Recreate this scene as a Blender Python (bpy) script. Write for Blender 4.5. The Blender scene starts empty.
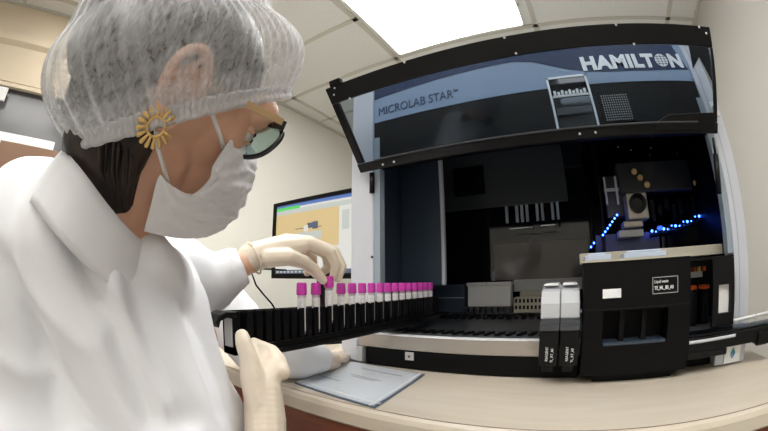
import bpy, bmesh, math, random
from mathutils import Vector, Matrix, noise
import addon_utils
random.seed(7)
PI = math.pi
sc = bpy.context.scene
COL = sc.collection

# ------------------------------------------------------------------ camera (a real fisheye lens), world, lights, exposure
addon_utils.enable('cycles')
FPX, CX, CY = 345.13, 379.437, 247.027          # focal length and optical centre on the 768x431 frame
CAM = Vector((.594, -.81, .97))
yaw, pit, rol = .549, 1.675, -.004
MROT = (Matrix.Rotation(yaw, 3, 'Z') @ Matrix.Rotation(pit, 3, 'X') @ Matrix.Rotation(rol, 3, 'Z'))
cd = bpy.data.cameras.new('camera')
cam = bpy.data.objects.new('camera', cd)
COL.objects.link(cam)
cam.location = CAM
cam.rotation_euler = MROT.to_euler()
cd.type = 'PANO'
cd.sensor_fit = 'HORIZONTAL'
cd.sensor_width = 36
cc = cd if hasattr(cd, 'panorama_type') else cd.cycles
cc.panorama_type = 'FISHEYE_EQUISOLID'
cc.fisheye_lens = FPX / 768 * 36
cc.fisheye_fov = math.radians(300)
cd.shift_x = (384 - CX) / 768
cd.shift_y = (CY - 215.5) / 431
cd.clip_start = .01
sc.camera = cam

sc.view_settings.view_transform = 'Standard'
sc.view_settings.look = 'None'
sc.view_settings.gamma = 1
sc.view_settings.use_curve_mapping = False
sc.view_settings.exposure = 0.66
LAMP = 13.0            # emission of the ceiling troffers

w = bpy.data.worlds.new('world')
sc.world = w
w.use_nodes = True
w.node_tree.nodes['Background'].inputs[0].default_value = (.9, .95, 1, 1)
w.node_tree.nodes['Background'].inputs[1].default_value = .3
try:
    sc.cycles.max_bounces = 10
    sc.cycles.transparent_max_bounces = 16
    sc.cycles.sample_clamp_indirect = 6
except Exception:
    pass


def ray(px, py):
    x, y = px - CX, -(py - CY)
    r = math.hypot(x, y) or 1e-9
    th = 2 * math.asin(min(1, r / (2 * FPX)))
    return MROT @ Vector((math.sin(th) * x / r, math.sin(th) * y / r, -math.cos(th)))


def P(px, py, X=None, Y=None, Z=None, r=None):
    """a measured point of the room: on a plane X, Y or Z, or at a distance r"""
    v = ray(px, py)
    if r is not None:
        return CAM + v * r
    i, c = (0, X) if X is not None else ((1, Y) if Y is not None else (2, Z))
    return CAM + v * ((c - CAM[i]) / v[i])


# ------------------------------------------------------------------ materials
def mat(name, col, rough=.5, metal=0, emit=None, es=1, spec=None, bump=None, alpha=None, sss=0, var=None, coat=0):
    m = bpy.data.materials.new(name)
    m.use_nodes = True
    nt = m.node_tree
    b = nt.nodes['Principled BSDF']
    b.inputs['Base Color'].default_value = (*col, 1)
    b.inputs['Roughness'].default_value = rough
    b.inputs['Metallic'].default_value = metal
    if spec is not None:
        b.inputs['Specular IOR Level'].default_value = spec
    if emit:
        b.inputs['Emission Color'].default_value = (*emit, 1)
        b.inputs['Emission Strength'].default_value = es
    if alpha is not None:
        b.inputs['Alpha'].default_value = alpha
    if coat:
        b.inputs['Coat Weight'].default_value = coat
    if sss:
        b.inputs['Subsurface Weight'].default_value = sss
        b.inputs['Subsurface Radius'].default_value = (.012, .005, .003)
        b.inputs['Subsurface Scale'].default_value = 1
    if bump or var:
        tc = nt.nodes.new('ShaderNodeTexCoord')
        sc_, st, dist = (bump or (var[0], .0, 0))
        mp = nt.nodes.new('ShaderNodeMapping')
        nt.links.new(tc.outputs['Object'], mp.inputs['Vector'])
        if var and len(var) > 3:
            mp.inputs['Scale'].default_value = var[3]
        if bump:
            n = nt.nodes.new('ShaderNodeTexNoise')
            n.inputs['Scale'].default_value = sc_
            n.inputs['Detail'].default_value = 4
            nt.links.new(mp.outputs[0], n.inputs['Vector'])
            bn = nt.nodes.new('ShaderNodeBump')
            bn.inputs['Strength'].default_value = st
            bn.inputs['Distance'].default_value = dist
            nt.links.new(n.outputs['Fac'], bn.inputs['Height'])
            nt.links.new(bn.outputs[0], b.inputs['Normal'])
        if var:
            n2 = nt.nodes.new('ShaderNodeTexNoise')
            n2.inputs['Scale'].default_value = var[0]
            n2.inputs['Detail'].default_value = 5
            nt.links.new(mp.outputs[0], n2.inputs['Vector'])
            cr = nt.nodes.new('ShaderNodeValToRGB')
            cr.color_ramp.elements[0].position = .35
            cr.color_ramp.elements[1].position = .65
            cr.color_ramp.elements[0].color = (*var[1], 1)
            cr.color_ramp.elements[1].color = (*var[2], 1)
            nt.links.new(n2.outputs['Fac'], cr.inputs[0])
            nt.links.new(cr.outputs[0], b.inputs['Base Color'])
    return m


M = {}
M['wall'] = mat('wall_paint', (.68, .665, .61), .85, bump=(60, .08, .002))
M['wall_darkened'] = mat('wall_paint_darkened', (.50, .475, .44), .85, bump=(60, .08, .002))  # wall paint darkened to offset the fill light on this wall
M['wall_beige'] = mat('beige_paint', (.66, .56, .42), .8)
M['ceiling'] = mat('ceiling_tile', (.70, .70, .67), .9, var=(90, (.66, .66, .63), (.74, .74, .71)))
M['tbar'] = mat('ceiling_bar', (.52, .50, .44), .5)
M['floor'] = mat('floor_vinyl', (.35, .34, .31), .4, var=(6, (.32, .31, .28), (.38, .37, .34)))
M['lamp'] = mat('lamp_diffuser', (1, 1, 1), .5, emit=(1, 1, .98), es=LAMP)
M['fill_lamp'] = mat('fill_lamp_diffuser', (1, 1, 1), .5, emit=(1, .98, .95), es=LAMP * .36)
M['lampframe'] = mat('lamp_frame', (.7, .69, .64), .4)
M['laminate'] = mat('beige_laminate', (.65, .58, .475), .35, var=(9, (.625, .55, .44), (.67, .60, .50), (.6, 5, 5)))
M['brownwood'] = mat('reddish_brown_wood', (.2, .05, .02), .35, var=(7, (.15, .035, .015), (.24, .07, .03), (1, 1, 12)))
M['panel'] = mat('grey_panel', (.56, .58, .64), .38)
M['panel2'] = mat('grey_panel_inner', (.30, .36, .42), .35)
M['silver'] = mat('brushed_silver', (.42, .385, .345), .35, .4)
M['black'] = mat('black_plastic', (.004, .004, .005), .3, spec=.22)
M['blackm'] = mat('matt_black', (.004, .004, .0045), .5, spec=.12)
M['darkgrey'] = mat('dark_grey_metal', (.035, .038, .042), .35, .2)
M['tinted'] = mat('tinted_panel', (.040, .058, .085), .3)
M['ventgrey'] = mat('vent_panel_grey', (.085, .095, .10), .3, .3)
M['acryl'] = mat('dark_acrylic', (.006, .007, .010), .06)
M['brownacryl'] = mat('brown_acrylic', (.085, .072, .066), .12)
M['navy'] = mat('navy_band', (.018, .036, .10), .4, spec=.2)
M['lightblue'] = mat('light_blue_band', (.27, .36, .50), .4, spec=.2)
M['fasblack'] = mat('fascia_black', (.003, .004, .006), .4, spec=.12)
M['letter'] = mat('white_letter', (.92, .94, .96), .4)
M['navyletter'] = mat('navy_letter', (.03, .06, .14), .4)
M['white'] = mat('white_plastic', (.78, .78, .78), .4)
M['deck'] = mat('deck_metal', (.11, .12, .13), .28, .3)
M['trough'] = mat('trough_plastic', (.56, .58, .61), .4)
M['lgrey'] = mat('light_grey_plastic', (.50, .50, .50), .4)
M['cream'] = mat('cream_plastic', (.5, .47, .38), .5)
M['blueled'] = mat('blue_led', (.05, .15, 1), .4, emit=(.03, .12, 1), es=14)
M['bluedim'] = mat('dim_blue_led', (.05, .12, .8), .4, emit=(.02, .08, .8), es=1.5)
M['gold'] = mat('gold', (.80, .55, .22), .3, .75)
M['brass'] = mat('brass', (.85, .60, .28), .35, .3)
M['screw'] = mat('screw', (.75, .75, .75), .3, .6)
M['magenta'] = mat('magenta_rubber', (.56, .035, .38), .45)
M['label'] = mat('paper_label', (.80, .79, .79), .6, var=(260, (.62, .60, .62), (.86, .86, .86), (1, 1, 3)))
M['clear'] = mat('tube_plastic', (.75, .62, .70), .15, alpha=.55)
M['coat'] = mat('white_coat_cloth', (.86, .87, .90), .85, bump=(420, .12, .001))
M['coat2'] = mat('white_coat_cloth_b', (.84, .85, .88), .85, bump=(420, .12, .001))
M['skin'] = mat('skin', (.78, .46, .32), .5, sss=.15, var=(18, (.74, .42, .28), (.82, .50, .35)))
M['hair'] = mat('dark_hair', (.014, .009, .008), .5, var=(60, (.008, .005, .005), (.035, .020, .015), (1, 1, .15)))
M['mask'] = mat('mask_cloth', (.80, .79, .81), .8, bump=(55, .5, .006))
M['elastic'] = mat('elastic', (.80, .78, .77), .7)
M['glove'] = mat('latex', (.80, .70, .57), .45, sss=.1, bump=(70, .25, .003))
M['glassesblack'] = mat('glasses_black', (.008, .008, .009), .2)
M['temple'] = mat('temple_beige', (.62, .42, .22), .35)
M['eyewhite'] = mat('eye_white', (.75, .72, .70), .2)
M['iris'] = mat('iris', (.02, .01, .006), .1)
M['lash'] = mat('lash', (.01, .007, .006), .6)
M['paper'] = mat('paper', (.86, .87, .89), .6)
M['ink'] = mat('ink', (.16, .18, .24), .6)
M['edgeblue'] = mat('sleeve_edge', (.10, .14, .20), .3)
M['orange'] = mat('orange', (.8, .12, .02), .4)
M['red'] = mat('red', (.55, .02, .03), .4)
M['yellow'] = mat('yellow', (.8, .55, .05), .4)
M['teal'] = mat('teal', (.02, .25, .28), .4)
M['paleblue'] = mat('pale_blue_plastic', (.50, .57, .70), .3)
M['bluetray'] = mat('blue_tray', (.20, .30, .62), .35)
M['bluedark'] = mat('dark_blue_panel', (.035, .05, .16), .3)
M['greenb'] = mat('green_board', (.02, .20, .12), .5)
M['brownb'] = mat('brown_board', (.22, .12, .07), .5)
M['scr_tan'] = mat('screen_tan', (.1, .1, .1), .3, emit=(0.409, 0.298, 0.124), es=.95)
M['scr_grey'] = mat('screen_grey', (.1, .1, .1), .3, emit=(0.310, 0.335, 0.310), es=.95)
M['scr_white'] = mat('screen_white', (.1, .1, .1), .3, emit=(0.409, 0.409, 0.384), es=1)
M['scr_blue'] = mat('screen_blue', (.05, .05, .1), .3, emit=(0.062, 0.124, 0.310), es=.9)
M['scr_dark'] = mat('screen_dark', (.02, .02, .03), .3, emit=(.06, .07, .10), es=1)
M['scr_green'] = mat('screen_green', (.02, .1, .03), .3, emit=(0.062, 0.372, 0.074), es=1)


def mix_glass(name, tint, trans, rough=.03):
    """see-through tinted pane: part clear, part glossy"""
    m = bpy.data.materials.new(name)
    m.use_nodes = True
    nt = m.node_tree
    nt.nodes.clear()
    o = nt.nodes.new('ShaderNodeOutputMaterial')
    t = nt.nodes.new('ShaderNodeBsdfTransparent')
    t.inputs[0].default_value = (*tint, 1)
    g = nt.nodes.new('ShaderNodeBsdfGlossy')
    g.inputs['Color'].default_value = (.8, .85, .9, 1)
    g.inputs['Roughness'].default_value = rough
    lw = nt.nodes.new('ShaderNodeLayerWeight')
    pw = nt.nodes.new('ShaderNodeMath')
    pw.operation = 'POWER'
    pw.inputs[1].default_value = 4
    lw.inputs[0].default_value = .5
    nt.links.new(lw.outputs['Facing'], pw.inputs[0])
    f = nt.nodes.new('ShaderNodeMath')
    f.operation = 'MULTIPLY_ADD'
    f.inputs[1].default_value = .4
    f.inputs[2].default_value = .012
    nt.links.new(pw.outputs[0], f.inputs[0])
    mx = nt.nodes.new('ShaderNodeMixShader')
    nt.links.new(f.outputs[0], mx.inputs[0])
    nt.links.new(t.outputs[0], mx.inputs[1])
    nt.links.new(g.outputs[0], mx.inputs[2])
    nt.links.new(mx.outputs[0], o.inputs[0])
    return m


M['lidglass'] = mix_glass('lid_glass', (.74, .79, .84), .8)
M['lens'] = mix_glass('spectacle_lens', (.62, .70, .68), .8)
M['winglass'] = mat('dim_window_glass', (.13, .13, .135), .16)
M['sleeve'] = mix_glass('plastic_sleeve', (.96, .97, .98), .9, .25)


def net_material():
    m = bpy.data.materials.new('hairnet_nonwoven')
    m.use_nodes = True
    nt = m.node_tree
    b = nt.nodes['Principled BSDF']
    b.inputs['Base Color'].default_value = (.82, .83, .86, 1)
    b.inputs['Roughness'].default_value = .8
    tc = nt.nodes.new('ShaderNodeTexCoord')
    fibre = []
    for sc_, rot in ((1, (0, 0, .4)), (1, (1.2, .5, 0))):
        mp = nt.nodes.new('ShaderNodeMapping')
        mp.inputs['Scale'].default_value = (1, 1, .25)
        mp.inputs['Rotation'].default_value = rot
        nt.links.new(tc.outputs['Object'], mp.inputs['Vector'])
        n = nt.nodes.new('ShaderNodeTexNoise')
        n.inputs['Scale'].default_value = 170
        n.inputs['Detail'].default_value = 5
        n.inputs['Distortion'].default_value = 1.2
        nt.links.new(mp.outputs[0], n.inputs['Vector'])
        fibre.append(n)
    ad = nt.nodes.new('ShaderNodeMath')
    ad.operation = 'ADD'
    nt.links.new(fibre[0].outputs['Fac'], ad.inputs[0])
    nt.links.new(fibre[1].outputs['Fac'], ad.inputs[1])
    n3 = nt.nodes.new('ShaderNodeTexNoise')
    n3.inputs['Scale'].default_value = 14
    n3.inputs['Detail'].default_value = 3
    nt.links.new(tc.outputs['Object'], n3.inputs['Vector'])
    ad2 = nt.nodes.new('ShaderNodeMath')
    ad2.operation = 'MULTIPLY_ADD'
    nt.links.new(n3.outputs['Fac'], ad2.inputs[0])
    ad2.inputs[1].default_value = .9
    nt.links.new(ad.outputs[0], ad2.inputs[2])
    mr = nt.nodes.new('ShaderNodeMapRange')
    mr.inputs['From Min'].default_value = 1.05
    mr.inputs['From Max'].default_value = 1.85
    mr.inputs['To Min'].default_value = .15
    mr.inputs['To Max'].default_value = .66
    nt.links.new(ad2.outputs[0], mr.inputs['Value'])
    at_ = nt.nodes.new('ShaderNodeAttribute')
    at_.attribute_name = 'pleat'
    pa = nt.nodes.new('ShaderNodeMath')
    pa.operation = 'MULTIPLY_ADD'
    pa.use_clamp = True
    pa.inputs[1].default_value = .42
    nt.links.new(at_.outputs['Fac'], pa.inputs[0])
    nt.links.new(mr.outputs[0], pa.inputs[2])
    nt.links.new(pa.outputs[0], b.inputs['Alpha'])
    bn = nt.nodes.new('ShaderNodeBump')
    bn.inputs['Strength'].default_value = .4
    bn.inputs['Distance'].default_value = .002
    nt.links.new(ad.outputs[0], bn.inputs['Height'])
    nt.links.new(bn.outputs[0], b.inputs['Normal'])
    return m


M['net'] = net_material()
M['netband'] = mat('hairnet_band', (.80, .80, .82), .8, alpha=.62)


# ------------------------------------------------------------------ mesh helpers
class MB:
    def __init__(s):
        s.v, s.f = [], []

    def add(s, vs, fs):
        n = len(s.v)
        s.v += [Vector(v) for v in vs]
        s.f += [[n + i for i in f] for f in fs]
        return s

    def box(s, a, b, bev=0):
        x0, x1 = sorted((a[0], b[0]))
        y0, y1 = sorted((a[1], b[1]))
        z0, z1 = sorted((a[2], b[2]))
        return s.hexa([(x0, y0, z0), (x1, y0, z0), (x1, y1, z0), (x0, y1, z0), (x0, y0, z1), (x1, y0, z1), (x1, y1, z1), (x0, y1, z1)])

    def hexa(s, v):
        return s.add(v, [(0, 3, 2, 1), (4, 5, 6, 7), (0, 1, 5, 4), (1, 2, 6, 5), (2, 3, 7, 6), (3, 0, 4, 7)])

    def prism(s, poly, off):
        """planar polygon extruded by off"""
        n = len(poly)
        off = Vector(off)
        vs = [Vector(p) for p in poly] + [Vector(p) + off for p in poly]
        return s.add(vs, [list(range(n - 1, -1, -1)), list(range(n, 2 * n))] + [(i, (i + 1) % n, n + (i + 1) % n, n + i) for i in range(n)])

    def tube(s, pts, rad, seg=10, cap=True):
        pts = [Vector(p) for p in pts]
        rads = rad if isinstance(rad, (list, tuple)) else [rad] * len(pts)
        ref = None
        rings = []
        for i, p in enumerate(pts):
            t = (pts[min(i + 1, len(pts) - 1)] - pts[max(i - 1, 0)]).normalized()
            if ref is None:
                ref = t.orthogonal().normalized()
            u = (ref - t * ref.dot(t)).normalized()
            ref = u
            w_ = t.cross(u)
            rings.append([p + (u * math.cos(2 * PI * k / seg) + w_ * math.sin(2 * PI * k / seg)) * rads[i] for k in range(seg)])
        vs = [v for r_ in rings for v in r_]
        fs = []
        for i in range(len(rings) - 1):
            for k in range(seg):
                a, b = i * seg + k, i * seg + (k + 1) % seg
                fs.append((a, b, b + seg, a + seg))
        if cap:
            fs.append(list(range(seg - 1, -1, -1)))
            fs.append([(len(rings) - 1) * seg + k for k in range(seg)])
        return s.add(vs, fs)

    def lathe(s, prof, c, axis=(0, 0, 1), seg=20):
        """profile of (radius, height) around axis from c"""
        q = Vector(axis).to_track_quat('Z', 'Y')
        c = Vector(c)
        vs = []
        for r_, h in prof:
            for k in range(seg):
                a = 2 * PI * k / seg
                vs.append(c + q @ Vector((r_ * math.cos(a), r_ * math.sin(a), h)))
        fs = []
        for i in range(len(prof) - 1):
            for k in range(seg):
                a, b = i * seg + k, i * seg + (k + 1) % seg
                fs.append((a, b, b + seg, a + seg))
        fs.append(list(range(seg - 1, -1, -1)))
        fs.append([(len(prof) - 1) * seg + k for k in range(seg)])
        return s.add(vs, fs)

    def grid(s, rows, close=False):
        n = len(rows[0])
        vs = [v for r_ in rows for v in r_]
        fs = []
        for i in range(len(rows) - 1):
            for k in range(n if close else n - 1):
                a, b = i * n + k, i * n + (k + 1) % n
                fs.append((a, b, b + n, a + n))
        return s.add(vs, fs)

    def ball(s, c, r_, sub=2, scale=(1, 1, 1)):
        bm = bmesh.new()
        bmesh.ops.create_icosphere(bm, subdivisions=sub, radius=1)
        c = Vector(c)
        vs = [c + Vector((v.co.x * r_ * scale[0], v.co.y * r_ * scale[1], v.co.z * r_ * scale[2])) for v in bm.verts]
        fs = [[v.index for v in f.verts] for f in bm.faces]
        bm.free()
        return s.add(vs, fs)

    def chain(s, pts, rads, sub=2):
        """a tapering limb of closely set balls, for remeshing into one surface"""
        pts = [Vector(p) for p in pts]
        for i in range(len(pts) - 1):
            a, b = pts[i], pts[i + 1]
            L = (b - a).length
            n = max(2, int(L / (min(rads[i], rads[i + 1]) * .3)) + 1)
            for k in range(n + 1):
                t = k / n
                s.ball(a.lerp(b, t), rads[i] * (1 - t) + rads[i + 1] * t, sub)
        return s

    def mesh(s, name, origin=(0, 0, 0)):
        me = bpy.data.meshes.new(name)
        o = Vector(origin)
        me.from_pydata([v - o for v in s.v], [], s.f)
        bm = bmesh.new()
        bm.from_mesh(me)
        bmesh.ops.recalc_face_normals(bm, faces=bm.faces)
        bm.to_mesh(me)
        bm.free()
        me.update()
        return me


def worldloc(o):
    p = Vector((0, 0, 0))
    while o:
        p += o.location
        o = o.parent
    return p


def link(name, me, m, parent=None, loc=None, smooth=False, bevel=0, solid=0):
    o = bpy.data.objects.new(name, me)
    COL.objects.link(o)
    if parent:
        o.parent = parent
    if loc:
        o.location = loc
    if m:
        me.materials.append(m)
    if smooth:
        for p in me.polygons:
            p.use_smooth = True
    if solid:
        md = o.modifiers.new('solid', 'SOLIDIFY')
        md.thickness = solid
        md.offset = 0
    if bevel:
        md = o.modifiers.new('bevel', 'BEVEL')
        md.width = bevel
        md.segments = 3
        md.limit_method = 'ANGLE'
        md.angle_limit = math.radians(40)
    return o


def obj(name, mb, m, parent=None, smooth=False, bevel=0, solid=0):
    """world-space mesh -> object, its origin on its parent's (or at its own base when it is a thing)"""
    if parent:
        return link(name, mb.mesh(name, worldloc(parent)), m, parent, None, smooth, bevel, solid)
    lo = [min(v[i] for v in mb.v) for i in range(3)]
    hi = [max(v[i] for v in mb.v) for i in range(3)]
    base = Vector(((lo[0] + hi[0]) / 2, (lo[1] + hi[1]) / 2, lo[2]))
    return link(name, mb.mesh(name, base), m, None, base, smooth, bevel, solid)


def sculpt(name, mb, m, parent, voxel, it=6, disp=None, origin=None):
    """union of overlapping volumes -> one continuous smoothed surface"""
    org = worldloc(parent) if parent else Vector(origin or (0, 0, 0))
    me = mb.mesh('tmp', org)
    t = bpy.data.objects.new('tmp', me)
    COL.objects.link(t)
    r_ = t.modifiers.new('r', 'REMESH')
    r_.mode = 'VOXEL'
    r_.voxel_size = voxel
    s_ = t.modifiers.new('s', 'SMOOTH')
    s_.factor = .5
    s_.iterations = it
    dg = bpy.context.evaluated_depsgraph_get()
    dg.update()
    nm = bpy.data.meshes.new_from_object(t.evaluated_get(dg), depsgraph=dg)
    bpy.data.objects.remove(t)
    bpy.data.meshes.remove(me)
    nm.name = name
    if disp:
        ns = [v.normal.copy() for v in nm.vertices]
        for v, n in zip(nm.vertices, ns):
            v.co += n * disp(v.co + org)
        nm.update()
    o = link(name, nm, m, parent, org if not parent else None, True)
    return o


def thing(name, label, cat, loc=(0, 0, 0), group=None):
    o = bpy.data.objects.new(name, None)
    COL.objects.link(o)
    o.location = loc
    o.empty_display_size = .05
    tag(o, label, cat, group)
    return o


def tag(o, label, cat, group=None):
    o['label'] = label
    o['category'] = cat
    if group:
        o['group'] = group
    return o


def struct(name, mb, m, bevel=0):
    o = obj(name, mb, m, bevel=bevel)
    o['kind'] = 'structure'
    return o


def text(name, body, mtx, size, m, parent, ext=.0006, off=0.0, sx=1, spacing=1):
    cu = bpy.data.curves.new(name, 'FONT')
    cu.body = body
    cu.size = size
    cu.extrude = ext
    cu.offset = off
    cu.space_character = spacing
    t = bpy.data.objects.new('tmp', cu)
    COL.objects.link(t)
    dg = bpy.context.evaluated_depsgraph_get()
    dg.update()
    me = bpy.data.meshes.new_from_object(t.evaluated_get(dg), depsgraph=dg)
    bpy.data.objects.remove(t)
    me.transform(Matrix.Diagonal((sx, 1, 1, 1)))
    wd = max(v.co.x for v in me.vertices) - min(v.co.x for v in me.vertices)
    me.transform(Matrix.Translation(-worldloc(parent)) @ mtx if parent else mtx)
    me.materials.clear()
    o = link(name, me, m, parent)
    return o, wd


def frame_mtx(origin, xdir, up):
    x = Vector(xdir).normalized()
    y = (Vector(up) - x * Vector(up).dot(x)).normalized()
    z = x.cross(y)
    return Matrix.Translation(Vector(origin)) @ Matrix((x, y, z)).transposed().to_4x4()


def quad(a, b, c, d, off=(0, -.001, 0)):
    return MB().prism([a, b, c, d], off)


# ------------------------------------------------------------------ the room
XL, XR, YF, YB, H = -2.0, 2.215, -3.0, 3.0, 2.89
TZ = .75                                           # table top height
struct('floor', MB().box((XL - .1, YF - .1, -.05), (XR + .1, YB + .1, 0)), M['floor'])
struct('ceiling', MB().box((XL - .1, YF - .1, H), (XR + .1, YB + .1, H + .05)), M['ceiling'])
struct('wall_right', MB().box((XR, YF - .1, 0), (XR + .1, YB + .1, H)), M['wall_darkened'])
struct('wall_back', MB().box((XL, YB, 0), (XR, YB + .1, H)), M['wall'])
struct('wall_front', MB().box((XL, YF - .1, 0), (XR, YF, H)), M['wall'])
WY0, WY1, WZ0, WZ1 = -2.6, -.45, 1.02, 2.20        # inner window of the left wall
wl = MB()
wl.box((XL - .1, YF - .1, 0), (XL, YB + .1, WZ0))
wl.box((XL - .1, YF - .1, WZ1), (XL, YB + .1, H))
wl.box((XL - .1, YF - .1, WZ0), (XL, WY0, WZ1))
wl.box((XL - .1, WY1, WZ0), (XL, YB + .1, WZ1))
struct('wall_left', wl, M['wall'])
struct('trim_1', MB().box((XL, YF, 2.21), (XL + .012, -.42, H - .002)), M['wall_beige'])
struct('trim_2', MB().prism([(XL + .012, YF, 2.50), (XL + .05, YF, 2.53), (XL + .05, YF, 2.585), (XL + .012, YF, 2.60)], (0, 2.58, 0)), M['wall_beige'])
struct('trim_3', MB().box((XL, YF, H - .02), (XL + .03, YB, H)), M['tbar'])
struct('trim_4', MB().box((XR - .025, YF, H - .02), (XR, YB, H)), M['tbar'])
wn = MB()
for a, b in (((XL - .02, WY0, WZ0), (XL + .02, WY0 + .04, WZ1)), ((XL - .02, WY1 - .04, WZ0), (XL + .02, WY1, WZ1)),
             ((XL - .02, WY0, WZ0), (XL + .02, WY1, WZ0 + .04)), ((XL - .02, WY0, WZ1 - .03), (XL + .02, WY1, WZ1))):
    wn.box(a, b)
win = struct('window_1', wn, M['wall_beige'])
p = obj('pane', MB().box((XL - .055, WY0 + .01, WZ0 + .01), (XL - .045, WY1 - .01, WZ1 - .01)), M['winglass'], win)

# ceiling grid bars (a T-bar grid of 1.25 x 0.625 m tiles)
gb = MB()
GX = [-1.81, -.57, .68, 1.91]
GY = [1.385 + .625 * k for k in range(-7, 3)]
for x in GX:
    gb.box((x - .02, YF, H - .006), (x + .02, YB, H))
for y in GY:
    gb.box((XL, y - .02, H - .006), (XR, y + .02, H))
struct('trim_5', gb, M['tbar'])


def troffer(x0, x1, y0, y1, label, bulbs=True, m=None):
    t = thing('ceiling_light', label, 'ceiling light', ((x0 + x1) / 2, (y0 + y1) / 2, H - .03), 'recessed ceiling lights')
    fr = MB()
    z0, z1 = H - .03, H
    b = .02
    fr.box((x0, y0, z0), (x1, y0 + b, z1)).box((x0, y1 - b, z0), (x1, y1, z1)).box((x0, y0, z0), (x0 + b, y1, z1)).box((x1 - b, y0, z0), (x1, y1, z1))
    obj('frame', fr, M['lampframe'], t)
    d_ = obj('diffuser', MB().box((x0 + b, y0 + b, H - .018), (x1 - b, y1 - b, H - .008)), m or M['lamp'], t)
    if bulbs:
        for k in range(5):
            for j in range(2):
                c = (x0 + .17 + k * .21 + j * .1, y1 - .09 - j * .17, H - .020)
                obj('fixing_clip', MB().ball(c, .017, 2), M['tbar'], t)
    return t


troffer(-.52, .60, .15, 1.34, 'bright white ceiling light panel above the black-lidded machine')
fill_lamps = [(-.45, .55, -2.0, -1.0), (.80, 1.75, -1.75, -.85), (-1.6, -.8, -1.2, -.2), (.75, 1.8, -2.8, -2.0)]  # unseen ceiling panels added as fill light
for i, (a, b, c, d_) in enumerate(fill_lamps):
    troffer(a, b, c, d_, ['added unseen ceiling fill light behind the camera', 'added unseen ceiling fill light to the right of the camera',
                          'added unseen ceiling fill light above the beige bulkhead side', 'added unseen ceiling fill light at the front right of the room'][i], False, M['fill_lamp'])

# white blind box, boards seen by the left window
bl = thing('blind_cassette', 'white slatted blind box on the window behind the hairnet', 'blind', (XL + .05, -1.35, 1.715))
obj('casing', MB().box((XL - .0445, -2.3, 1.718), (XL + .09, -.86, 1.815)), M['white'], bl, bevel=.006)
sl = MB()
for k in range(24):
    y = -2.28 + k * .06
    sl.box((XL + .09, y, 1.723), (XL + .094, y + .05, 1.81))
obj('slats', sl, M['letter'], bl)
tag(obj('cupboard', MB().box((XL + .005, -1.27, 0), (XL + .4, -.6, 1.66)), M['brownb'], bevel=.005),
    'brown cupboard against the left wall below the blind box', 'cupboard')
tag(obj('notice_board', MB().box((XL + .025, -2.2, 1.25), (XL + .04, -1.29, 1.66)), M['greenb']),
    'dark green board at the left edge below the blind box', 'board')
tag(obj('wall_sign', MB().box((XL + .022, -1.75, 2.05), (XL + .035, -1.44, 2.15)), M['white']),
    'small white sign high on the window at the left edge', 'sign')

# ------------------------------------------------------------------ the table
TX0, TX1, TY0, TY1 = -1.9, 1.165, -.345, 1.0
tb = thing('laboratory_bench', 'beige laminate bench with reddish brown front carrying the machine', 'bench', ((TX0 + TX1) / 2, .3, 0))
R = .02
prof = [(TY0 + .012, TZ - .045), (TY0, TZ - .036), (TY0, TZ - .012), (TY0 + .004, TZ - .004), (TY0 + .014, TZ), (TY1, TZ), (TY1, TZ - .045)]
obj('worktop', MB().prism([(TX0, y, z) for y, z in prof], (TX1 - TX0, 0, 0)), M['laminate'], tb)
obj('edge_seam', MB().box((TX0, TY0 + .012, TZ), (TX1, TY0 + .0135, TZ + .0003)), M['brownb'], tb)
obj('front_panel', MB().box((TX0 + .03, TY0 + .012, .45), (TX1 - .02, TY0 + .035, TZ - .045)), M['brownwood'], tb)
for x in (TX0 + .02, TX1 - .05):
    obj('side_panel', MB().box((x, TY0 + .036, 0), (x + .03, TY1 - .03, TZ - .045)), M['brownwood'], tb)

# ------------------------------------------------------------------ the liquid handling machine
mc = thing('liquid_handling_machine', 'large grey and black laboratory robot with raised tinted lid and open deck', 'machine', (.56, .35, TZ))
B0, BT = .835, 1.63                                 # deck height, body top
BD = .74                                            # body depth
WX0, WX1 = .098, 1.050                              # opening
# side panels: the grey pillars and the outer flanks
pl = MB().box((0, 0, .80), (.078, .05, BT)).box((0, .05, .80), (.02, BD, BT))
obj('side_panel', pl, M['panel'], mc, bevel=.004)
obj('pillar_edge', MB().box((.0785, .004, .83), (WX0, .03, 1.40)), M['panel2'], mc)
pr_ = MB().box((1.068, 0, .78), (1.123, .06, BT)).box((1.103, .06, .78), (1.123, BD, BT))
obj('side_panel', pr_, M['panel'], mc, bevel=.004)
obj('pillar_edge', MB().box((WX1, .004, 1.0), (1.0675, .03, 1.40)), M['panel2'], mc)
obj('pillar_groove', MB().box((1.086, -.0008, .80), (1.088, .0, 1.62)), M['panel2'], mc)
obj('roof', MB().box((.02, .03, BT - .03), (1.103, BD, BT)), M['panel'], mc)
obj('back_panel', MB().box((.02, BD - .02, .78), (1.103, BD, BT - .03)), M['fasblack'], mc)
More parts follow.
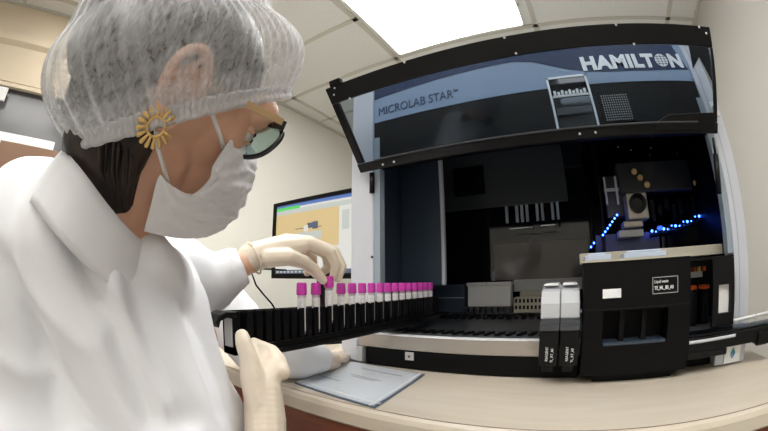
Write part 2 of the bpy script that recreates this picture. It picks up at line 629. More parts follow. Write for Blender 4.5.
# fascia : black below, light blue band, navy band, cut from one plane
fas = obj('fascia', MB().box((.0785, .006, 1.300), (1.0675, .028, BT - .03)), M['fasblack'], mc)
obj('light_blue_band', MB().prism([(.0785, .0055, 1.452), (1.0675, .0055, 1.452), (1.0675, .0055, 1.50), (1.0675, .0055, 1.575), (.0785, .0055, 1.575)], (0, -.001, 0)), M['lightblue'], fas)
top = [(1.040, 1.58), (.08, 1.58)]
low = [(.062 + .018, 1.537)]
for i in range(15):
    t = i / 14
    x = .10 + t * .56
    z = 1.540 + .018 * math.sin(min(1, t * 1.15) * PI * .5) if t < .7 else None
    if z:
        low.append((x, z))
low += [(.53, 1.557), (.585, 1.545), (.63, 1.525), (.68, 1.505), (.74, 1.492), (.80, 1.486), (.92, 1.485), (1.046, 1.489), (1.062, 1.489), (1.040, 1.56)]
obj('navy_band', MB().prism([(x, .0040, z) for x, z in low + top], (0, -.001, 0)), M['navy'], fas)
t_, wd = text('lettering', 'MICROLAB STAR', frame_mtx((.094, .0028, 1.4745), (1, 0, 0), (0, 0, 1)), .040, M['navyletter'], fas, off=0, sx=.82)
text('lettering', 'let', frame_mtx((.094 + wd + .004, .0028, 1.492), (1, 0, 0), (0, 0, 1)), .016, M['navyletter'], fas, sx=.9)
# HAMILTON, heavy, with the globe in place of the O
hz, hs = 1.4965, .0600
x0 = .720
for part, key in (('HAMILT', 0), ('N', 1)):
    if key == 0:
        t_, wd = text('lettering', part, frame_mtx((x0, .0020, hz), (1, 0, 0), (0, 0, 1)), hs, M['letter'], fas, off=.0030, sx=1.04, spacing=1.07)
        gx = x0 + wd + .0265
        g_ = MB().lathe([(.0215, 0), (.0215, .0012)], (gx, .0030, hz + .0215), (0, -1, 0), 28)
        gl = obj('globe_mark', g_, M['letter'], fas)
        gs = MB()
        for q in (-.012, -.004, .004, .012):
            hw = math.sqrt(.023 ** 2 - q * q) * .9
            gs.box((gx - hw, .0012, hz + .0215 + q - .0007), (gx + hw, .0018, hz + .0215 + q + .0007))
        for q in (-.012, 0, .012):
            hw = math.sqrt(.023 ** 2 - q * q) * .85
            gs.box((gx + q - .0009, .0012, hz + .0215 - hw), (gx + q + .0009, .0018, hz + .0215 + hw))
        obj('globe_lines', gs, M['navy'], gl)
        xn = gx + .0245
    else:
        text('lettering', part, frame_mtx((xn, .0020, hz), (1, 0, 0), (0, 0, 1)), hs, M['letter'], fas, off=.0030, sx=1.04)
# outlined cover and speaker grille on the fascia
ox0, ox1, oz0, oz1 = .608, .724, 1.322, 1.483
oc = MB()
for a, b in (((ox0, 0, oz0), (ox0 + .006, .005, oz1)), ((ox1 - .006, 0, oz0), (ox1, .005, oz1)), ((ox0, 0, oz1 - .006), (ox1, .005, oz1)), ((ox0, 0, oz0), (ox1, .005, oz0 + .004))):
    oc.box(a, b)
cv = obj('window_frame', oc, M['letter'], mc)
obj('dark_cover', MB().box((ox0 + .006, .002, oz0 + .004), (ox1 - .006, .0055, oz1 - .006)), M['acryl'], cv)
ls = MB()
for k in range(9):
    ls.box((ox0 + .012 + k * .0105, -.002, 1.420 + (k % 3) * .003), (ox0 + .019 + k * .0105, .002, 1.438 - (k % 2) * .004))
ls.box((ox0 + .008, -.002, 1.418), (ox1 - .008, .002, 1.424))
obj('white_block_row', ls, M['letter'], cv)  # uneven row of white blocks over a thin white bar
obj('ledge', MB().box((ox0 + .01, -.004, 1.365), (ox1 - .01, .002, 1.385)), M['darkgrey'], cv)
gr = obj('grille', MB().box((.742, .001, 1.336), (.828, .0055, 1.418)), M['blackm'], mc)
gd = MB()
for i in range(12):
    for k in range(11):
        gd.box((.747 + i * .0066, -.0005, 1.340 + k * .0069), (.750 + i * .0066, .001, 1.3432 + k * .0069))
obj('grille_holes', gd, M['lgrey'], gr)
obj('blue_stripe', MB().prism([P(x, y, Y=.002) for x, y in ((681, 45), (687, 45), (700, 79), (692, 79))], (0, -.001, 0)), M['lightblue'], fas)
obj('black_wedge', MB().prism([P(x, y, Y=-.0005) for x, y in ((687, 40), (711, 40), (713, 84), (699, 57), (693, 69))], (0, -.001, 0)), M['fasblack'], fas)
# small metal catches at the right pillar
obj('bracket', MB().box((1.086, -.004, 1.345), (1.112, 0, 1.385)).ball((1.098, -.012, 1.365), .01, 2), M['screw'], mc)

# the raised lid: a tilted tinted pane in a black frame
TL, TR = P(327, 91, Y=-.13), P(707, 26, Y=-.13)
BL, BR = P(363, 171, Y=-.014), P(716, 135, Y=-.014)
zt = (TL.z + TR.z) / 2
zb = (BL.z + BR.z) / 2
TL.z = TR.z = zt
BL.z = BR.z = zb
LN = (TR - TL).cross(TL - BL).normalized()
if LN.y > 0:
    LN = -LN


def lid(u, v, o=0):
    return (BL.lerp(BR, u)).lerp(TL.lerp(TR, u), v) + LN * o


def lidbar(mb, u0, u1, v0, v1, o0=0, o1=.012):
    q = [lid(u0, v0, o0), lid(u1, v0, o0), lid(u1, v1, o0), lid(u0, v1, o0)]
    return mb.prism(q, LN * (o1 - o0))


lb = MB()
lidbar(lb, 0, 1, .80, 1)
lidbar(lb, 0, 1, 0, .10, -.004, .016)
lidbar(lb, 0, .022, .10, .80)
lidbar(lb, .990, 1, .10, .80)
lf = obj('lid', lb, M['black'], mc, bevel=.003)
obj('lid_glass', lidbar(MB(), .022, .990, .10, .80, .003, .007), M['lidglass'], lf)
obj('lower_rib', lidbar(MB(), .06, .93, .094, .112, .014, .022), M['darkgrey'], lf, bevel=.002)
obj('corner_cover', MB().prism([lid(.80, .10, .014), lid(.84, .17, .014), lid(.985, .19, .014), lid(.99, .03, .014), lid(.8, .03, .014)], LN * .006), M['black'], lf, bevel=.002)
obj('catch', MB().prism([lid(.02, .99, .0), lid(.055, .99, .0), lid(.058, 1.06, .0), lid(.024, 1.06, .0)], LN * .02), M['blackm'], lf, bevel=.004)
for u, v in ((.03, .97), (.02, .90), (.235, .985), (.475, .985), (.735, .985), (.965, .985), (.985, .93), (.06, .80), (.49, .82), (.77, .80), (.08, .04), (.115, .045), (.60, .05), (.64, .05), (.87, .05), (.90, .05)):
    obj('screw', MB().ball(lid(u, v, .016 if v < .2 else .012), .0038, 1), M['screw'], lf)
# gas struts
s0, s1 = P(713, 138, Y=-.03), P(719, 194, Y=-.02)
obj('gas_strut', MB().tube([s0, s0.lerp(s1, .3)], .004, 10).tube([s0.lerp(s1, .3), s1], .0085, 12), M['black'], mc, smooth=True)
s0, s1 = P(372, 173, Y=-.012), P(372, 193, Y=-.012)
obj('gas_strut', MB().tube([s0, s1], .0075, 12), M['black'], mc, smooth=True)
obj('screw', MB().ball(P(372, 257, Y=-.001), .004, 1), M['blackm'], mc)

# inside of the cabinet
pe = P(441, 230, Y=.26).x
obj('tinted_side_pane', MB().box((.03, .26, .96), (pe, .268, 1.55)), M['tinted'], mc)
obj('pane_edge', MB().box((pe + .0005, .254, .96), (pe + .013, .274, 1.55)), M['panel'], mc, bevel=.004)
obj('rear_pane', MB().box((.03, .60, .97), (.72, .606, 1.56)), M['acryl'], mc)
obj('lower_rear_pane', MB().box((.293, .575, .972), (.69, .58, 1.118)), M['brownacryl'], mc)
gp = obj('vent_panel', MB().box((.03, .56, 1.27), (.62, .565, 1.58)), M['ventgrey'], mc)
vt = MB()
for k in range(5):
    vt.box((.135, .548, 1.345 + k * .022), (.272, .556, 1.352 + k * .022))
obj('vent', MB().box((.135, .556, 1.33), (.272, .559, 1.457)), M['blackm'], gp)
obj('vent_slats', vt, M['black'], gp)
# stripes and dots standing in for blinds reflected in the dark pane
for k in (0, 2, 3, 4, 6, 7, 9, 10):
    x = .362 + k * .0205
    ch = obj('reflected_stripe', MB().box((x, .50, 1.19), (x + .011, .51, 1.255)), M['panel2'], mc)
obj('reflected_dots', MB().box((.375, .50, 1.165), (.47, .505, 1.169)).box((.50, .50, 1.168), (.56, .505, 1.172)), M['letter'], mc)
obj('liner', MB().box((.0205, .055, .84), (.026, .59, 1.55)), M['tinted'], mc)
obj('liner', MB().box((1.096, .065, .84), (1.1025, .70, 1.55)), M['fasblack'], mc)
# partition, gantry and head on the right
obj('partition', MB().box((.722, .28, .98), (.728, .62, 1.55)), M['fasblack'], mc)
ga = obj('gantry', MB().box((.80, .30, 1.222), (1.09, .36, 1.325)).box((.745, .32, 1.15), (.83, .36, 1.29)), M['darkgrey'], mc, bevel=.006)
obj('gantry_rail', MB().box((.742, .31, 1.235), (.87, .315, 1.245)).box((.785, .30, 1.19), (.792, .31, 1.28)).box((.745, .30, 1.19), (.752, .31, 1.28)), M['lgrey'], ga)
for px, py in ((634, 172), (647, 185), (695, 183), (701, 168), (640, 178)):
    c = P(px, py, Y=.29)
    obj('brass_fitting', MB().lathe([(.010, 0), (.010, .006), (.006, .006), (.006, .012)], c, (0, -1, 0), 14), M['brass'], ga)
for px, py in ((651, 148), (650, 155), (618, 147), (677, 154), (631, 150), (705, 183)):
    obj('brass_screw', MB().ball(P(px, py, Y=.29), .0035, 1), M['screw'], ga)
hd = obj('pipetting_head', MB().box((.808, .25, 1.130), (.884, .31, 1.213)).box((.79, .26, 1.108), (.862, .32, 1.130)), M['silver'], mc, bevel=.006)
obj('head_ring', MB().lathe([(.030, 0), (.030, .01), (.018, .012), (.016, .004)], (.846, .25, 1.178), (0, -1, 0), 24), M['black'], hd, smooth=False)
obj('head_foot', MB().box((.775, .27, 1.082), (.862, .33, 1.104)), M['lgrey'], hd, bevel=.003)
ar = MB()
for k in range(7):
    ar.box((.905 + k * .028, .30, 1.13 + (k % 3) * .016), (.922 + k * .028, .34, 1.20 - (k % 2) * .02))
obj('valve_block', ar, M['fasblack'], ga, bevel=.002)
obj('rack_panel', MB().box((.70, .33, .99), (.935, .335, 1.10)), M['bluedark'], mc)
obj('rack_panel', MB().box((.945, .33, .99), (1.10, .335, 1.12)), M['acryl'], mc)
for k in range(7):
    t = k / 6
    obj('blue_light', MB().ball(P(603 + 14 * t, 235 - 20 * t, Y=.27), .0035, 1), M['blueled'], mc)
for k in range(15):
    t = k / 14
    c = P(652 + 55 * t, 231 - 19 * t + 1.5 * math.sin(k * 2.1) - 3 * math.sin(t * PI) * -1, Y=.29)
    obj('blue_light', MB().ball(c, .0026 if k % 3 else .0045, 1), M['blueled'], mc)
obj('blue_light', MB().ball(P(660, 228, Y=.27), .009, 2, (1.3, .6, .8)), M['bluedim'], mc)
obj('light_strip', MB().tube([P(650, 236, Y=.30), P(680, 230, Y=.30), P(708, 215, Y=.30)], .006, 8), M['blackm'], mc)
for px, py in ((591, 247), (594, 243)):
    obj('blue_light', MB().ball(P(px, py, Y=.30), .0035, 1), M['blueled'], mc)

# deck
dk = obj('deck', MB().box((.022, -.03, .806), (1.10, .72, .833)), M['deck'], mc)
d2 = MB()
for k in range(30):
    x = .04 + k * .0285
    d2.hexa([(x, .03, .833), (x + .010, .03, .833), (x + .022, .075, .833), (x + .012, .075, .833), (x, .03, .839), (x + .010, .03, .839), (x + .022, .075, .839), (x + .012, .075, .839)])
obj('track_guides', d2, M['blackm'], dk)
d3 = MB()
for k in range(32):
    x = .03 + k * .0285
    d3.box((x, .40, .833), (x + .014, .43, .843))
obj('track_stops', d3, M['blackm'], dk)
obj('deck_rail', MB().box((.03, .585, .833), (1.09, .60, .846)), M['letter'], dk)
obj('deck_plate', MB().box((.03, .10, .833), (.62, .385, .8345)), M['darkgrey'], dk)
obj('front_bar', MB().box((.061, -.052, .800), (.628, -.0305, .8355)), M['silver'], mc, bevel=.003)
obj('bar_lip', MB().box((.085, -.0535, .8356), (.628, -.03, .838)), M['letter'], mc)
obj('crossbar', MB().box((.374, .565, .925), (.70, .573, .972)), M['lgrey'], mc, bevel=.002)
obj('crossbar', MB().box((.63, .07, 1.002), (1.068, .09, 1.028)), M['cream'], mc, bevel=.002)
# base plinth, feet and corner blocks
obj('plinth', MB().box((.084, -.029, .7515), (.99, .70, .7995)).box((.084, -.050, .7515), (.628, -.0295, .7995)), M['blackm'], mc, bevel=.004)
for x, y in ((.17, .0), (.80, .0), (.17, .6), (.95, .6)):
    obj('foot', MB().lathe([(.02, 0), (.02, .0035)], (x, y + .02, TZ), (0, 0, 1), 16), M['blackm'], mc)
fb = obj('corner_block', MB().box((.008, -.056, .757), (.060, .03, .818)), M['panel'], mc, bevel=.003)
obj('end_plate', MB().box((.0605, -.060, .757), (.080, .03, .799)), M['lgrey'], fb, bevel=.002)
obj('screw', MB().ball((.070, -.061, .788), .003, 1), M['screw'], fb)
obj('screw_plate', MB().box((.205, -.054, .776), (.228, -.050, .796)), M['lgrey'], mc)
obj('screw', MB().ball((.216, -.055, .786), .004, 1), M['brownb'], mc)
fb = obj('corner_block', MB().box((.985, -.06, .752), (1.085, .05, .80)), M['panel'], mc, bevel=.003)
obj('end_plate', MB().box((1.012, -.066, .756), (1.064, -.06, .80)), M['letter'], fb)
obj('diamond_mark', MB().prism([(1.038, -.067, .766), (1.046, -.067, .778), (1.038, -.067, .790), (1.030, -.067, .778)], (0, -.001, 0)), M['teal'], fb)
obj('diamond_mark', MB().prism([(1.034, -.0685, .766), (1.040, -.0685, .770), (1.034, -.0685, .782), (1.029, -.0685, .776)], (0, -.001, 0)), M['bluetray'], fb)

# modules on the deck
t = thing('plate_stack', 'light grey box standing at the back of the deck', 'box', (.285, .55, .8465))
obj('box_body', MB().box((.198, .50, .872), (.372, .56, .952)), M['white'], t, bevel=.003)
obj('box_lid', MB().box((.194, .495, .952), (.376, .565, .966)), M['white'], t, bevel=.003)
obj('label_mark', MB().box((.275, .493, .957), (.278, .495, .964)), M['ink'], t)
st = MB()
for k in range(8):
    st.box((.19 + k * .024, .47, .8472), (.205 + k * .024, .495, .868))
obj('base_comb', MB().box((.19, .495, .8465), (.38, .565, .872)).add(st.v, st.f), M['darkgrey'], t)
t = thing('waste_trough', 'dark grey low trough left of the light grey box on the deck', 'trough', (.115, .53, .8465))
obj('trough_body', MB().box((.035, .50, .8465), (.185, .56, .962)), M['tinted'], t, bevel=.004)
obj('trough_seam', MB().box((.037, .498, .905), (.183, .5, .909)), M['panel2'], t)
t = thing('tip_rack', 'cream rack of small holes behind the black carriers', 'rack', (.46, .54, .8465))
obj('rack_body', MB().box((.384, .50, .8465), (.53, .56, .905)).box((.40, .56, .8465), (.53, .58, .925)), M['cream'], t, bevel=.002)
hm = MB()
for k in range(9):
    hm.box((.39 + k * .0155, .498, .885), (.398 + k * .0155, .50, .899))
    hm.box((.39 + k * .0155, .498, .860), (.398 + k * .0155, .50, .874))
obj('holes', hm, M['blackm'], t)


def carrier(xc, label):
    """upright black reagent carrier with white troughs on top, hanging over the front bar"""
    t = thing('reagent_carrier', label, 'carrier', (xc, -.07, .755), 'black carriers with white troughs')
    h_ = .0205
    obj('carrier_body', MB().box((xc - h_, -.115, .795), (xc + h_, -.057, .868)).box((xc - h_ * .6, -.105, .780), (xc + h_ * .6, -.06, .795)), M['black'], t, bevel=.003)
    g_ = MB()
    rows = []
    for k in range(9):
        a = PI * k / 8
        rows.append([(xc - h_, -.086 - .034 * math.cos(a), .868 + .022 * math.sin(a)), (xc + h_, -.086 - .034 * math.cos(a), .868 + .022 * math.sin(a))])
    g_.prism([r_[0] for r_ in rows], (2 * h_, 0, 0))
    obj('grip', g_, M['darkgrey'], t)
    obj('carrier_rail', MB().box((xc - h_ * .8, -.056, .8395), (xc + h_ * .8, .35, .852)), M['black'], t)
    q = [(-.095, .888), (-.055, .888), (-.02, .89), (.10, .89), (.10, .955), (-.02, .955), (-.075, .945), (-.095, .92)]
    tr = obj('trough', MB().prism([(xc - h_ * 1.02, y, z) for y, z in q], (h_ * 2.04, 0, 0)), M['trough'], t, bevel=.004)
    obj('trough_lid', MB().box((xc - h_ * .8, -.06, .955), (xc + h_ * .8, .09, .960)), M['letter'], tr, bevel=.002)
    for j, (s_, z0) in enumerate((('REAGENT', .805), ('TL_RT_60', .802))):
        text('lettering', s_, frame_mtx((xc - .001 + j * .011, -.1155, z0), (0, 0, 1), (-1, 0, 0)), .0075, M['letter'], t, ext=.0003, off=.0, sx=.9)
    return t


carrier(.5585, 'left one of the two black carriers with white trough tops')
carrier(.6015, 'right one of the two black carriers, touching the big black box')

# black box at the front right with its label and open lower slot
fx0, fx1, fy0, fy1, fz0, fz1 = .630, .882, -.10, -.031, .768, .998
bx = thing('waste_box', 'large matt black box with white label and open slot at the machine front', 'box', ((fx0 + fx1) / 2, -.03, TZ))
sx0, sx1, sz0, sz1 = .672, .825, .830, .900
bb = MB().box((fx0, fy0, sz1), (fx1, fy1, fz1)).box((fx0, fy0, fz0), (fx1, fy1, sz0)).box((fx0, fy0, sz0), (sx0, fy1, sz1)).box((sx1, fy0, sz0), (fx1, fy1, sz1)).box((sx0, fy1 - .01, sz0), (sx1, fy1, sz1))
bb.box((fx0 + .03, fy0 + .02, TZ), (fx1 - .03, fy1 - .01, fz0))
obj('box_body', bb, M['blackm'], bx)
obj('slot_tray', MB().box((sx0 + .003, fy0 + .002, sz0 + .0002), (sx1 - .003, fy1 - .012, sz0 + .006)), M['tinted'], bx)
for x in (.712, .764):
    obj('slot_post', MB().box((x, fy0 + .015, sz0), (x + .011, fy0 + .03, sz1)), M['blackm'], bx)
obj('top_edge', MB().box((fx0 - .002, fy0 - .002, fz1), (fx1 + .002, fy1, fz1 + .004)), M['cream'], bx)
obj('seam', MB().box((fx0, fy0 - .001, .902), (fx1, fy0, .905)), M['black'], bx)
lb_ = obj('white_label', MB().box((.671, fy0 - .0012, .926), (.712, fy0, .944)), M['letter'], bx, bevel=.0005)
a, b_, c_, d_ = .785, .848, .928, .961
ol = MB()
for q in (((a, c_), (b_, c_ + .0012)), ((a, d_ - .0012), (b_, d_)), ((a, c_), (a + .0012, d_)), ((b_ - .0012, c_), (b_, d_))):
    ol.box((q[0][0], fy0 - .001, q[0][1]), (q[1][0], fy0, q[1][1]))
obj('label_outline', ol, M['lgrey'], bx)
text('lettering', 'Liquid waste', frame_mtx((a + .004, fy0 - .0012, .9495), (1, 0, 0), (0, 0, 1)), .0085, M['letter'], bx, ext=.0003, sx=.8)
text('lettering', 'TE_ML_80_A0', frame_mtx((a + .004, fy0 - .0012, .9365), (1, 0, 0), (0, 0, 1)), .0098, M['letter'], bx, ext=.0003, off=.0002, sx=.8)
for i, (a, b_) in enumerate(((.634, .694), (.722, .825))):
    t = obj('blue_plate', MB().box((a, -.09, fz1 + .0041), (b_, -.04, fz1 + .015)).box((a + .01, -.08, fz1 + .015), (b_ - .01, -.05, fz1 + .020)), M['paleblue'], bevel=.002)
    tag(t, ['left pale blue plastic plate on the black box', 'right, wider pale blue plastic plate on the black box'][i], 'plate', 'pale blue plates on the black box')

# open compartment to the right of the box
hx0, hx1, hy, hz0, hz1 = .870, 1.042, -.05, .838, .988
a0, a1 = P(713, 300, Y=-.045), P(738, 300, Y=-.045)
w0, w1 = P(719, 285, Y=-.045), P(730, 312, Y=-.045)
hs_ = obj('side_housing', MB().box((a0.x, -.045, hz0), (w0.x, -.035, hz1)), M['black'], mc)
for q0, q1 in (((w1.x, -.045, hz0), (hx1, -.035, hz1)), ((w0.x, -.045, w0.z), (w1.x, -.035, hz1)), ((w0.x, -.045, hz0), (w1.x, -.035, w1.z))):
    obj('frame_bar', MB().box(q0, q1), M['black'], hs_)
obj('pale_opening', MB().box((w0.x, -.034, w1.z), (w1.x, -.030, w0.z)), M['white'], hs_)
obj('housing_roof', MB().box((.884, -.045, hz1 + .0005), (hx1, .09, hz1 + .006)), M['black'], hs_)
obj('housing_back', MB().box((.884, .15, hz0), (hx1 + .02, .155, 1.03)), M['blackm'], hs_)
sb = P(697, 274, Y=.07)
obj('shelf_bar', MB().box((sb.x - .03, .055, sb.z - .008), (sb.x + .012, .085, sb.z + .006)), M['lgrey'], hs_)
sz_ = sb.z + .0062
for i, (px, m_) in enumerate(((692, 'red'), (696.5, 'orange'), (701, 'yellow'), (706, 'orange'))):
    c = P(px, 266, Y=.07)
    o_ = obj('bottle_cap', MB().lathe([(.0062, 0), (.0062, .010), (.005, .012)], (c.x - .008, .07, sz_), (0, 0, 1), 12), M[m_])
    tag(o_, ['red cap on the shelf bar, nearest the black box', 'orange cap second from the black box on the shelf bar', 'yellow cap in the row of small caps', 'orange cap at the right end of the small cap row'][i], 'cap', 'small caps in the side compartment')
for i, (px, py) in enumerate(((691, 288), (704, 287))):
    c = P(px, py, Y=.06 + i * .02)
    x, y = c.x, c.y
    h_ = c.z - .8335
    bt = thing('reagent_bottle', ['small dark bottle with orange collar close to the black box', 'small dark bottle with orange collar in the side compartment, farther right'][i], 'bottle', (x, y, .8335), 'dark bottles in the side compartment')
    obj('bottle_body', MB().lathe([(.020, 0), (.021, .006), (.021, h_ - .012), (.018, h_ - .004)], (x, y, .8335), (0, 0, 1), 20), M['fasblack'], bt, smooth=False)
    obj('collar', MB().lathe([(.018, h_ - .004), (.019, h_), (.016, h_ + .006)], (x, y, .8335), (0, 0, 1), 18), M['orange'], bt)
# sliding tray that sticks out to the right
ty = -.085
dr = obj('loading_tray', MB().box((.8835, ty, .828), (1.215, -.031, .834)).box((.8835, ty - .012, .800), (1.215, ty, .830)).box((.8835, ty - .012, .785), (1.0, -.055, .800)).box((1.10, ty - .014, .790), (1.14, ty, .80)), M['black'], mc, bevel=.003)
obj('tray_glass', MB().box((.886, ty + .004, .8345), (1.30, -.047, .8375)), M['lidglass'], dr)
obj('tray_pen_groove', MB().tube([(.885, ty - .014, .822), (1.02, ty - .014, .824)], .0035, 8), M['panel'], dr)
obj('white_rod', MB().tube([(1.03, -.034, .845), (1.34, -.034, .855)], .0042, 10), M['white'], dr)
for q in (1.045, 1.13):
    obj('rod_post', MB().tube([(q, -.034, .834), (q, -.034, .856)], .003, 8), M['lgrey'], dr)
obj('tray_end_block', MB().box((1.10, ty - .02, .792), (1.20, ty + .02, .822)), M['black'], dr, bevel=.004)

# ------------------------------------------------------------------ tube carrier and tubes
RX, RY0, PIT = .164, -.371, .038
cz0, cz1 = .862, .926
ry0, ry1 = -.53, .222
rk = thing('tube_carrier', 'long black carrier with upright slots holding the magenta-capped tubes', 'rack', (RX, -.15, cz0))
rb = MB().box((RX - .014, ry0, cz0), (RX - .009, ry1, cz1)).box((RX - .014, ry0, cz0), (RX + .016, ry1, cz0 + .012)).box((RX - .014, ry0, cz0), (RX + .016, ry0 + .012, cz1)).box((RX - .014, ry1 - .012, cz0), (RX + .016, ry1, cz1))
obj('carrier_body', rb, M['blackm'], rk)
fn = MB()
n_ = int((ry1 - ry0 - .02) / (PIT / 2))
y = RY0 - PIT / 2 * 8 + PIT / 4
while y < ry1 - .02:
    if y - .0068 > ry0 + .012:
        fn.box((RX - .009, y - .0068, cz0 + .012), (RX + .008, y - .0058, cz1 - .002))
        fn.box((RX + .0085, y - .0068, cz0 + .012), (RX + .0105, y + .0054, cz1))
    y += PIT / 2
obj('dividers', fn, M['black'], rk)
obj('bottom_rail', MB().box((RX - .018, ry0 + .02, cz0 - .006), (RX + .021, ry1, cz0 + .002)), M['black'], rk, bevel=.002)
hp = [(RX + .001, ry0 + .004, cz1 - .004), (RX + .001, ry0 - .012, cz1 - .003), (RX + .001, ry0 - .026, cz1 - .008), (RX + .001, ry0 - .031, cz1 - .018)]
hm = MB()
hx = .017
hm.prism([Vector(q) + Vector((-hx, 0, .004)) for q in hp] + [Vector(q) + Vector((-hx, .003 if i < 3 else .005, -.004)) for i, q in list(enumerate(hp))[::-1]], (2 * hx, 0, 0))
obj('hook_handle', hm, M['black'], rk, bevel=.002)
obj('barcode_label', MB().box((RX - .008, ry0 - .0012, cz0 + .012), (RX + .012, ry0, cz1 - .010)), M['white'], rk)


def make_tube(i):
    y = RY0 + i * PIT
    lift = 0
    z = .8745
    ordn = ['nearest', 'second', 'third', 'fourth', 'fifth', 'sixth', 'seventh', 'eighth', 'ninth', 'tenth', 'eleventh', 'twelfth', 'thirteenth', 'fourteenth', 'fifteenth']
    lab = {0: 'magenta-capped blood tube standing nearest to the gloved thumb end of the black carrier',
           1: 'magenta-capped tube standing just left of the one pinched by the fingers',
           2: 'raised magenta-capped tube pinched between gloved fingers above the carrier',
           3: 'magenta-capped tube standing just right of the raised tube',
           15: 'magenta-capped tube at the far right end of the row'}
    words = {4: 'second', 5: 'third', 6: 'fourth', 7: 'fifth', 8: 'sixth', 9: 'seventh', 10: 'eighth', 11: 'ninth', 12: 'tenth', 13: 'eleventh', 14: 'twelfth'}
    return y, z, lab.get(i) or 'magenta-capped tube, %s to the right of the raised tube' % words[i]


def tube_thing(loc, lab):
    t = thing('blood_tube', lab, 'test tube', loc, 'magenta-capped tubes in the black carrier')
    x, y, z = loc
    obj('glass_tube', MB().lathe([(.001, 0), (.004, .001), (.0070, .005), (.0074, .010), (.0074, .075)], loc, (0, 0, 1), 16), M['clear'], t, smooth=True)
    obj('label', MB().lathe([(.0077, .010), (.0077, .068)], loc, (0, 0, 1), 16), M['label'], t, smooth=False)
    obj("cap", MB().lathe([(.0090, .0735), (.0096, .075), (.0096, .083), (.0091, .084), (.0094, .0845), (.0091, .0925), (.0080, .0955)], loc, (0, 0, 1), 20), M['magenta'], t, smooth=False)
    return t


def dup(root, loc, label):
    r_ = root.copy()
    COL.objects.link(r_)
    r_.location = loc
    r_['label'] = label
    for ch in list(root.children):
        c = ch.copy()
        COL.objects.link(c)
        c.parent = r_
    return r_


for i in range(16):
    y, z, lab = make_tube(i)
    zz = z + (.013 if i == 2 else 0)
    if i == 0:
        proto = tube_thing((RX, y, zz), lab)
    else:
        dup(proto, (RX, y, zz), lab)

# ------------------------------------------------------------------ monitor, cable, document
my = .145
x0, x1, z0, z1 = -.525, -.03, .985, 1.305
mo = thing('monitor', 'black-framed computer monitor with tan program window left of the machine', 'monitor', ((x0 + x1) / 2, my + .05, TZ))
obj('bezel', MB().box((x0, my, z0), (x0 + .016, my + .03, z1)).box((x1 - .016, my, z0), (x1, my + .03, z1)).box((x0 + .016, my, z1 - .016), (x1 - .016, my + .03, z1)).box((x0 + .016, my, z0), (x1 - .016, my + .03, z0 + .02)), M['black'], mo, bevel=.002)
obj('back_shell', MB().box((x0 + .01, my + .022, z0 + .01), (x1 - .01, my + .05, z1 - .01)), M['black'], mo, bevel=.006)
sx, ex, sz, ez = x0 + .016, x1 - .016, z0 + .02, z1 - .016
so = obj('screen', MB().box((sx, my + .010, sz), (ex, my + .02, ez)), M['scr_white'], mo)


def scr(a, b, c, d__, m_, o=.009, nm='screen_window'):
    W_, H_ = ex - sx, ez - sz
    return obj(nm, MB().box((sx + a * W_, my + o, sz + c * H_), (sx + b * W_, my + .0099, sz + d__ * H_)), M[m_], so)


scr(0, 1, .955, 1, 'scr_blue', nm='title_bar')
scr(0, .30, .925, .97, 'scr_green', .0085, 'status_text')
scr(0, 1, .86, .925, 'scr_grey', nm='tool_bar')
scr(0, .74, .36, .86, 'scr_tan')
scr(.77, .84, .55, .80, 'scr_grey')
scr(.40, .46, .62, .69, 'scr_dark', .008, 'device_icon')
scr(.26, .56, .62, .63, 'scr_dark', .008, 'device_icon')
scr(.46, .52, .60, .70, 'scr_dark', .008, 'device_icon')
scr(.36, .41, .58, .66, 'scr_white', .0078, 'device_icon')
scr(.28, .56, .46, .57, 'scr_grey', .0083, 'device_icon')
scr(0, 1, 0, .055, 'scr_dark', nm='task_bar')
tk = MB()
for k in range(14):
    tk.box((sx + .01 + k * .022, my + .0085, sz + .004), (sx + .022 + k * .022, my + .0089, sz + .011))
obj('task_buttons', tk, M['scr_grey'], so)
obj('status_led', MB().box((-.25, my - .001, z0 + .008), (-.235, my, z0 + .012)), M['lgrey'], mo)
obj('stand_neck', MB().box((-.30, my + .04, TZ + .015), (-.24, my + .06, z0 + .1)), M['black'], mo, bevel=.004)
obj('stand_foot', MB().lathe([(.11, 0), (.11, .008), (.03, .018)], (-.27, my + .05, TZ), (0, 0, 1), 32), M['black'], mo)
c0 = P(254, 282, r=1.40)
cb = MB()
pts = [P(x, y, r=r_) for x, y, r_ in ((246, 240, 1.25), (250, 268, 1.28), (256, 285, 1.30), (264, 295, 1.30), (272, 304, 1.31), (279, 316, 1.32), (284, 330, 1.33))]
pts = [Vector((q.x, q.y, q.z)) for q in pts]
pts[0] = Vector((pts[1].x - .02, pts[1].y + .3, 1.02))
pts.append(Vector((-.32, .1, TZ + .012)))
pts.append(Vector((-.28, .11, TZ + .020)))
tag(obj('power_cable', cb.tube(pts, .0035, 8), M['blackm'], smooth=True), 'thin black cable hanging in front of the wall below the monitor', 'cable')

dc = thing('document', 'printed white sheet in a clear plastic sleeve lying on the bench', 'document', (.175, -.19, TZ + .0005))
A_, B_, C_, D_ = Vector((.072, -.300, 0)), Vector((.288, -.325, 0)), Vector((.272, -.085, 0)), Vector((.040, -.052, 0))


def dq(s_, t_, z):
    q = A_.lerp(B_, s_).lerp(D_.lerp(C_, s_), t_)
    return Vector((q.x, q.y, TZ + z))


def dquad(s0_, s1_, t0_, t1_, z, h_):
    return MB().prism([dq(s0_, t0_, z), dq(s1_, t0_, z), dq(s1_, t1_, z), dq(s0_, t1_, z)], (0, 0, h_))


